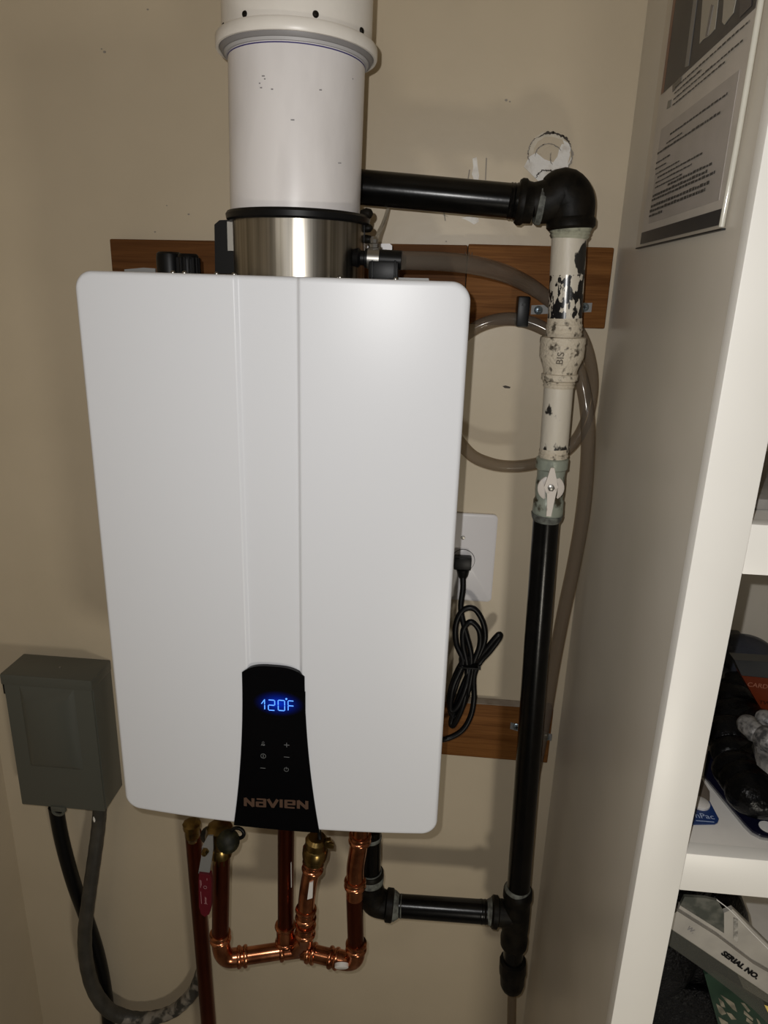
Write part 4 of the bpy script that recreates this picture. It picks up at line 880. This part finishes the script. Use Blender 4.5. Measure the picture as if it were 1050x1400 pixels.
# black mesh bag
mb = MB()
p0, p1 = P(905, 1400, -.40), P(960, 1300, -.40)
single('mesh_bag', lump([(930, 1325, .02, .05), (955, 1360, -.04, .055), (930, 1390, -.06, .055), (905, 1370, -.04, .05), (960, 1410, -.09, .05)], 0) if False else MB().uv_ball((.540, -.37, -.03), .06, 26, 18, (.95, .6, 1.1), .04, R_).uv_ball((.535, -.37, -.15), .075, 26, 18, (.85, .6, 1.4), .04, R_).uv_ball((.60, -.34, -.16), .09, 26, 18, (.8, .6, 1.2), .04, R_).box((.49, -.40, o3b + .0005), (.66, -.29, -.20), .01), mottled('black_crinkled_mesh', (.0010, .0010, .0013), (.003, .003, .0035), 120, .35, spec=.12, lo=.5, hi=.7, bump=1.0, bscale=160, dist=.004), 'black crinkled mesh bag beside the stile in the lower compartment', 'bag')

# ================================================================== sleeve with printed sheet on the cabinet side
def on(pts, off, th=.0006):
    return MB().prism([PX(u, v, XR + .0012 - off) for u, v in pts], (-th, 0, 0))
sg = thing('sign_holder', 'clear plastic sleeve with a printed sheet fixed to the cream cabinet side', 'sign', tuple(PX(930, 330, XR)))
m_sheet = mottled('grey_white_sheet', (.66, .63, .59), (.60, .58, .54), 20, .45)
# straight-edged sheet in real coordinates
yl, yr = PX(884, 302, XR).y, PX(984, 289, XR).y
zb = PX(930, 297, XR).z
def yz(y0, y1, z0, z1, off, th=.0004): return MB().prism([Vector((XR + .0012 - off, y, z)) for y, z in ((y0, z0), (y1, z0), (y1, z1), (y0, z1))], (-th, 0, 0))
ya, yb2 = PX(876, 328, XR).y, PX(986, 312, XR).y
zlo = (PX(878, 330, XR).z + PX(985, 312, XR).z) / 2
ztop = zlo + .33
part('sheet', yz(ya, yb2, zlo, ztop, .0006), m_sheet, sg, 'printed white sheet')
# picture at the top
zi = PX(945, 92, XR).z
part('picture', yz(ya - .018, yb2 + .004, zi, ztop, .0012), mottled('dark_slate_picture', (.012, .013, .018), (.035, .038, .042), 10, .45, lo=.4, hi=.6), sg, 'dark picture across the top of the sheet')
part('picture_edge', yz(ya - .008, ya - .0185, zi, ztop, .0016), mat('rust_strip', (.22, .10, .06), .4), sg)
m_lt = mat('pale_picture_shape', (.42, .41, .36), .35)
def poly(name, pts, off, m, label=None): return part(name, on(pts, off), m, sg, label, smooth=False)
poly('picture_shape', [(962, -10), (984, -12), (978, 40), (970, 49), (962, 54), (957, 60), (958, 45)], .0018, m_lt)
poly('picture_shape', [(973, 6), (976, 8), (968, 48), (965, 50)], .0024, m_greyrub)
poly('picture_shape', [(992, -20), (1012, -25), (1003, 18), (995, 28), (991, 34), (988, 30)], .0018, m_lt)
poly('picture_shape', [(950, -10), (955, -10), (942, 90), (937, 92)], .0018, mat('slate_stripe', (.16, .17, .18), .3))
poly('picture_shape', [(1013, -25), (1030, -25), (1028, 8), (1012, 24)], .0018, mat('navy_shape', (.015, .014, .03), .3))
poly('emblem', [(920, 116), (932, 104), (931, 112), (920, 126)], .0014, mat('grey_emblem', (.12, .12, .11), .4))
poly('emblem', [(914, 138), (918, 136), (917, 146), (912, 149)], .0014, mat('grey_emblem', (.2, .2, .18), .4))
zp1 = PX(950, 142, XR).z; zp0 = PX(940, 288, XR).z
part('grey_panel', yz(ya - .030, yb2 + .018, zp0, zp1, .0011), mottled('grey_printed_panel', (.50, .475, .46), (.46, .44, .42), 30, .45), sg, 'light grey printed panel')
znb = PX(930, 300, XR).z
part('footer_band', yz(ya - .002, yb2 + .001, zlo, zlo + (zp0 - zlo) * .62, .0014), mat('navy_band', (.004, .004, .010), .35), sg, 'dark navy footer band')
# print: unreadable lines of words
mb = MB(); rt = random.Random(3)
def words(y0, y1, z, h, off=.0019, gap=.0022, slope=0):
    y = y0
    while y > y1:
        w_ = rt.uniform(.004, .012); y2 = max(y - w_, y1)
        zz = z; mb.add(yz(y, y2, zz, zz + h * rt.uniform(.7, 1), off, .0002).v, [(0, 1, 2, 3), (4, 5, 6, 7)]); y = y2 - gap
H0 = zi
for i, (a, b_) in enumerate(((.10, .96), (.10, .55), (.10, .93), (.10, .80))):
    words(ya - .07, ya + (yb2 - ya) * b_, zi - .008 - i * .006, .0019)
zr = zp1 - zp0
rows = [(.86, .22, .95, 1), (.79, .18, .40, .8), (.74, .04, .9, 1.1), (.64, .04, .25, .8), (.58, .04, .20, .8), (.52, .06, .42, .8), (.47, .10, .75, .9), (.42, .08, .62, .8), (.37, .08, .50, .8), (.33, .3, .9, 1.2), (.28, .06, .85, 1.3), (.24, .05, .95, 1.2), (.17, .05, .90, 1.5), (.12, .04, .86, 1.4), (.07, .04, .25, 1.2)]
for (f, s0_, s1_, k) in rows:
    words(ya - .03 + (yb2 - ya + .04) * (s0_ - .04), ya - .03 + (yb2 - ya + .04) * s1_ * .93, zp0 + zr * f, .0024 * k)
part('printed_words', mb, mat('grey_ink', (.04, .038, .036), .6), sg, 'rows of small print', smooth=False, stuff=True)
# the sleeve over it
ys0, ys1 = ya + .010, yb2 - .009
part('sleeve', MB().prism([Vector((XR - .0022, y, z)) for y, z in ((ys0, zlo - .004), (ys1, zlo - .004), (ys1, ztop + .02), (ys0, ztop + .02))], (-.0006, 0, 0)), m_film, sg, 'clear plastic sleeve', smooth=False)
part('sleeve_edge', MB().tube(smooth_path([Vector((XR - .003, ys1, zlo - .003)), Vector((XR - .0035, ys1 - .006, zlo + .06)), Vector((XR - .005, ys1 - .012, zlo + .14)), Vector((XR - .006, ys1 - .016, ztop))], 6), .0026, 10), clear('bright_plastic_edge', (.95, .95, .9), .6, .1, (.8, .78, .7)), sg, 'bright curled sleeve edge')
part('sleeve_edge', MB().box((XR - .0030, ys0, zlo - .0055), (XR + .001, ys1, zlo - .004)), m_rub, sg, 'dark lower rim')
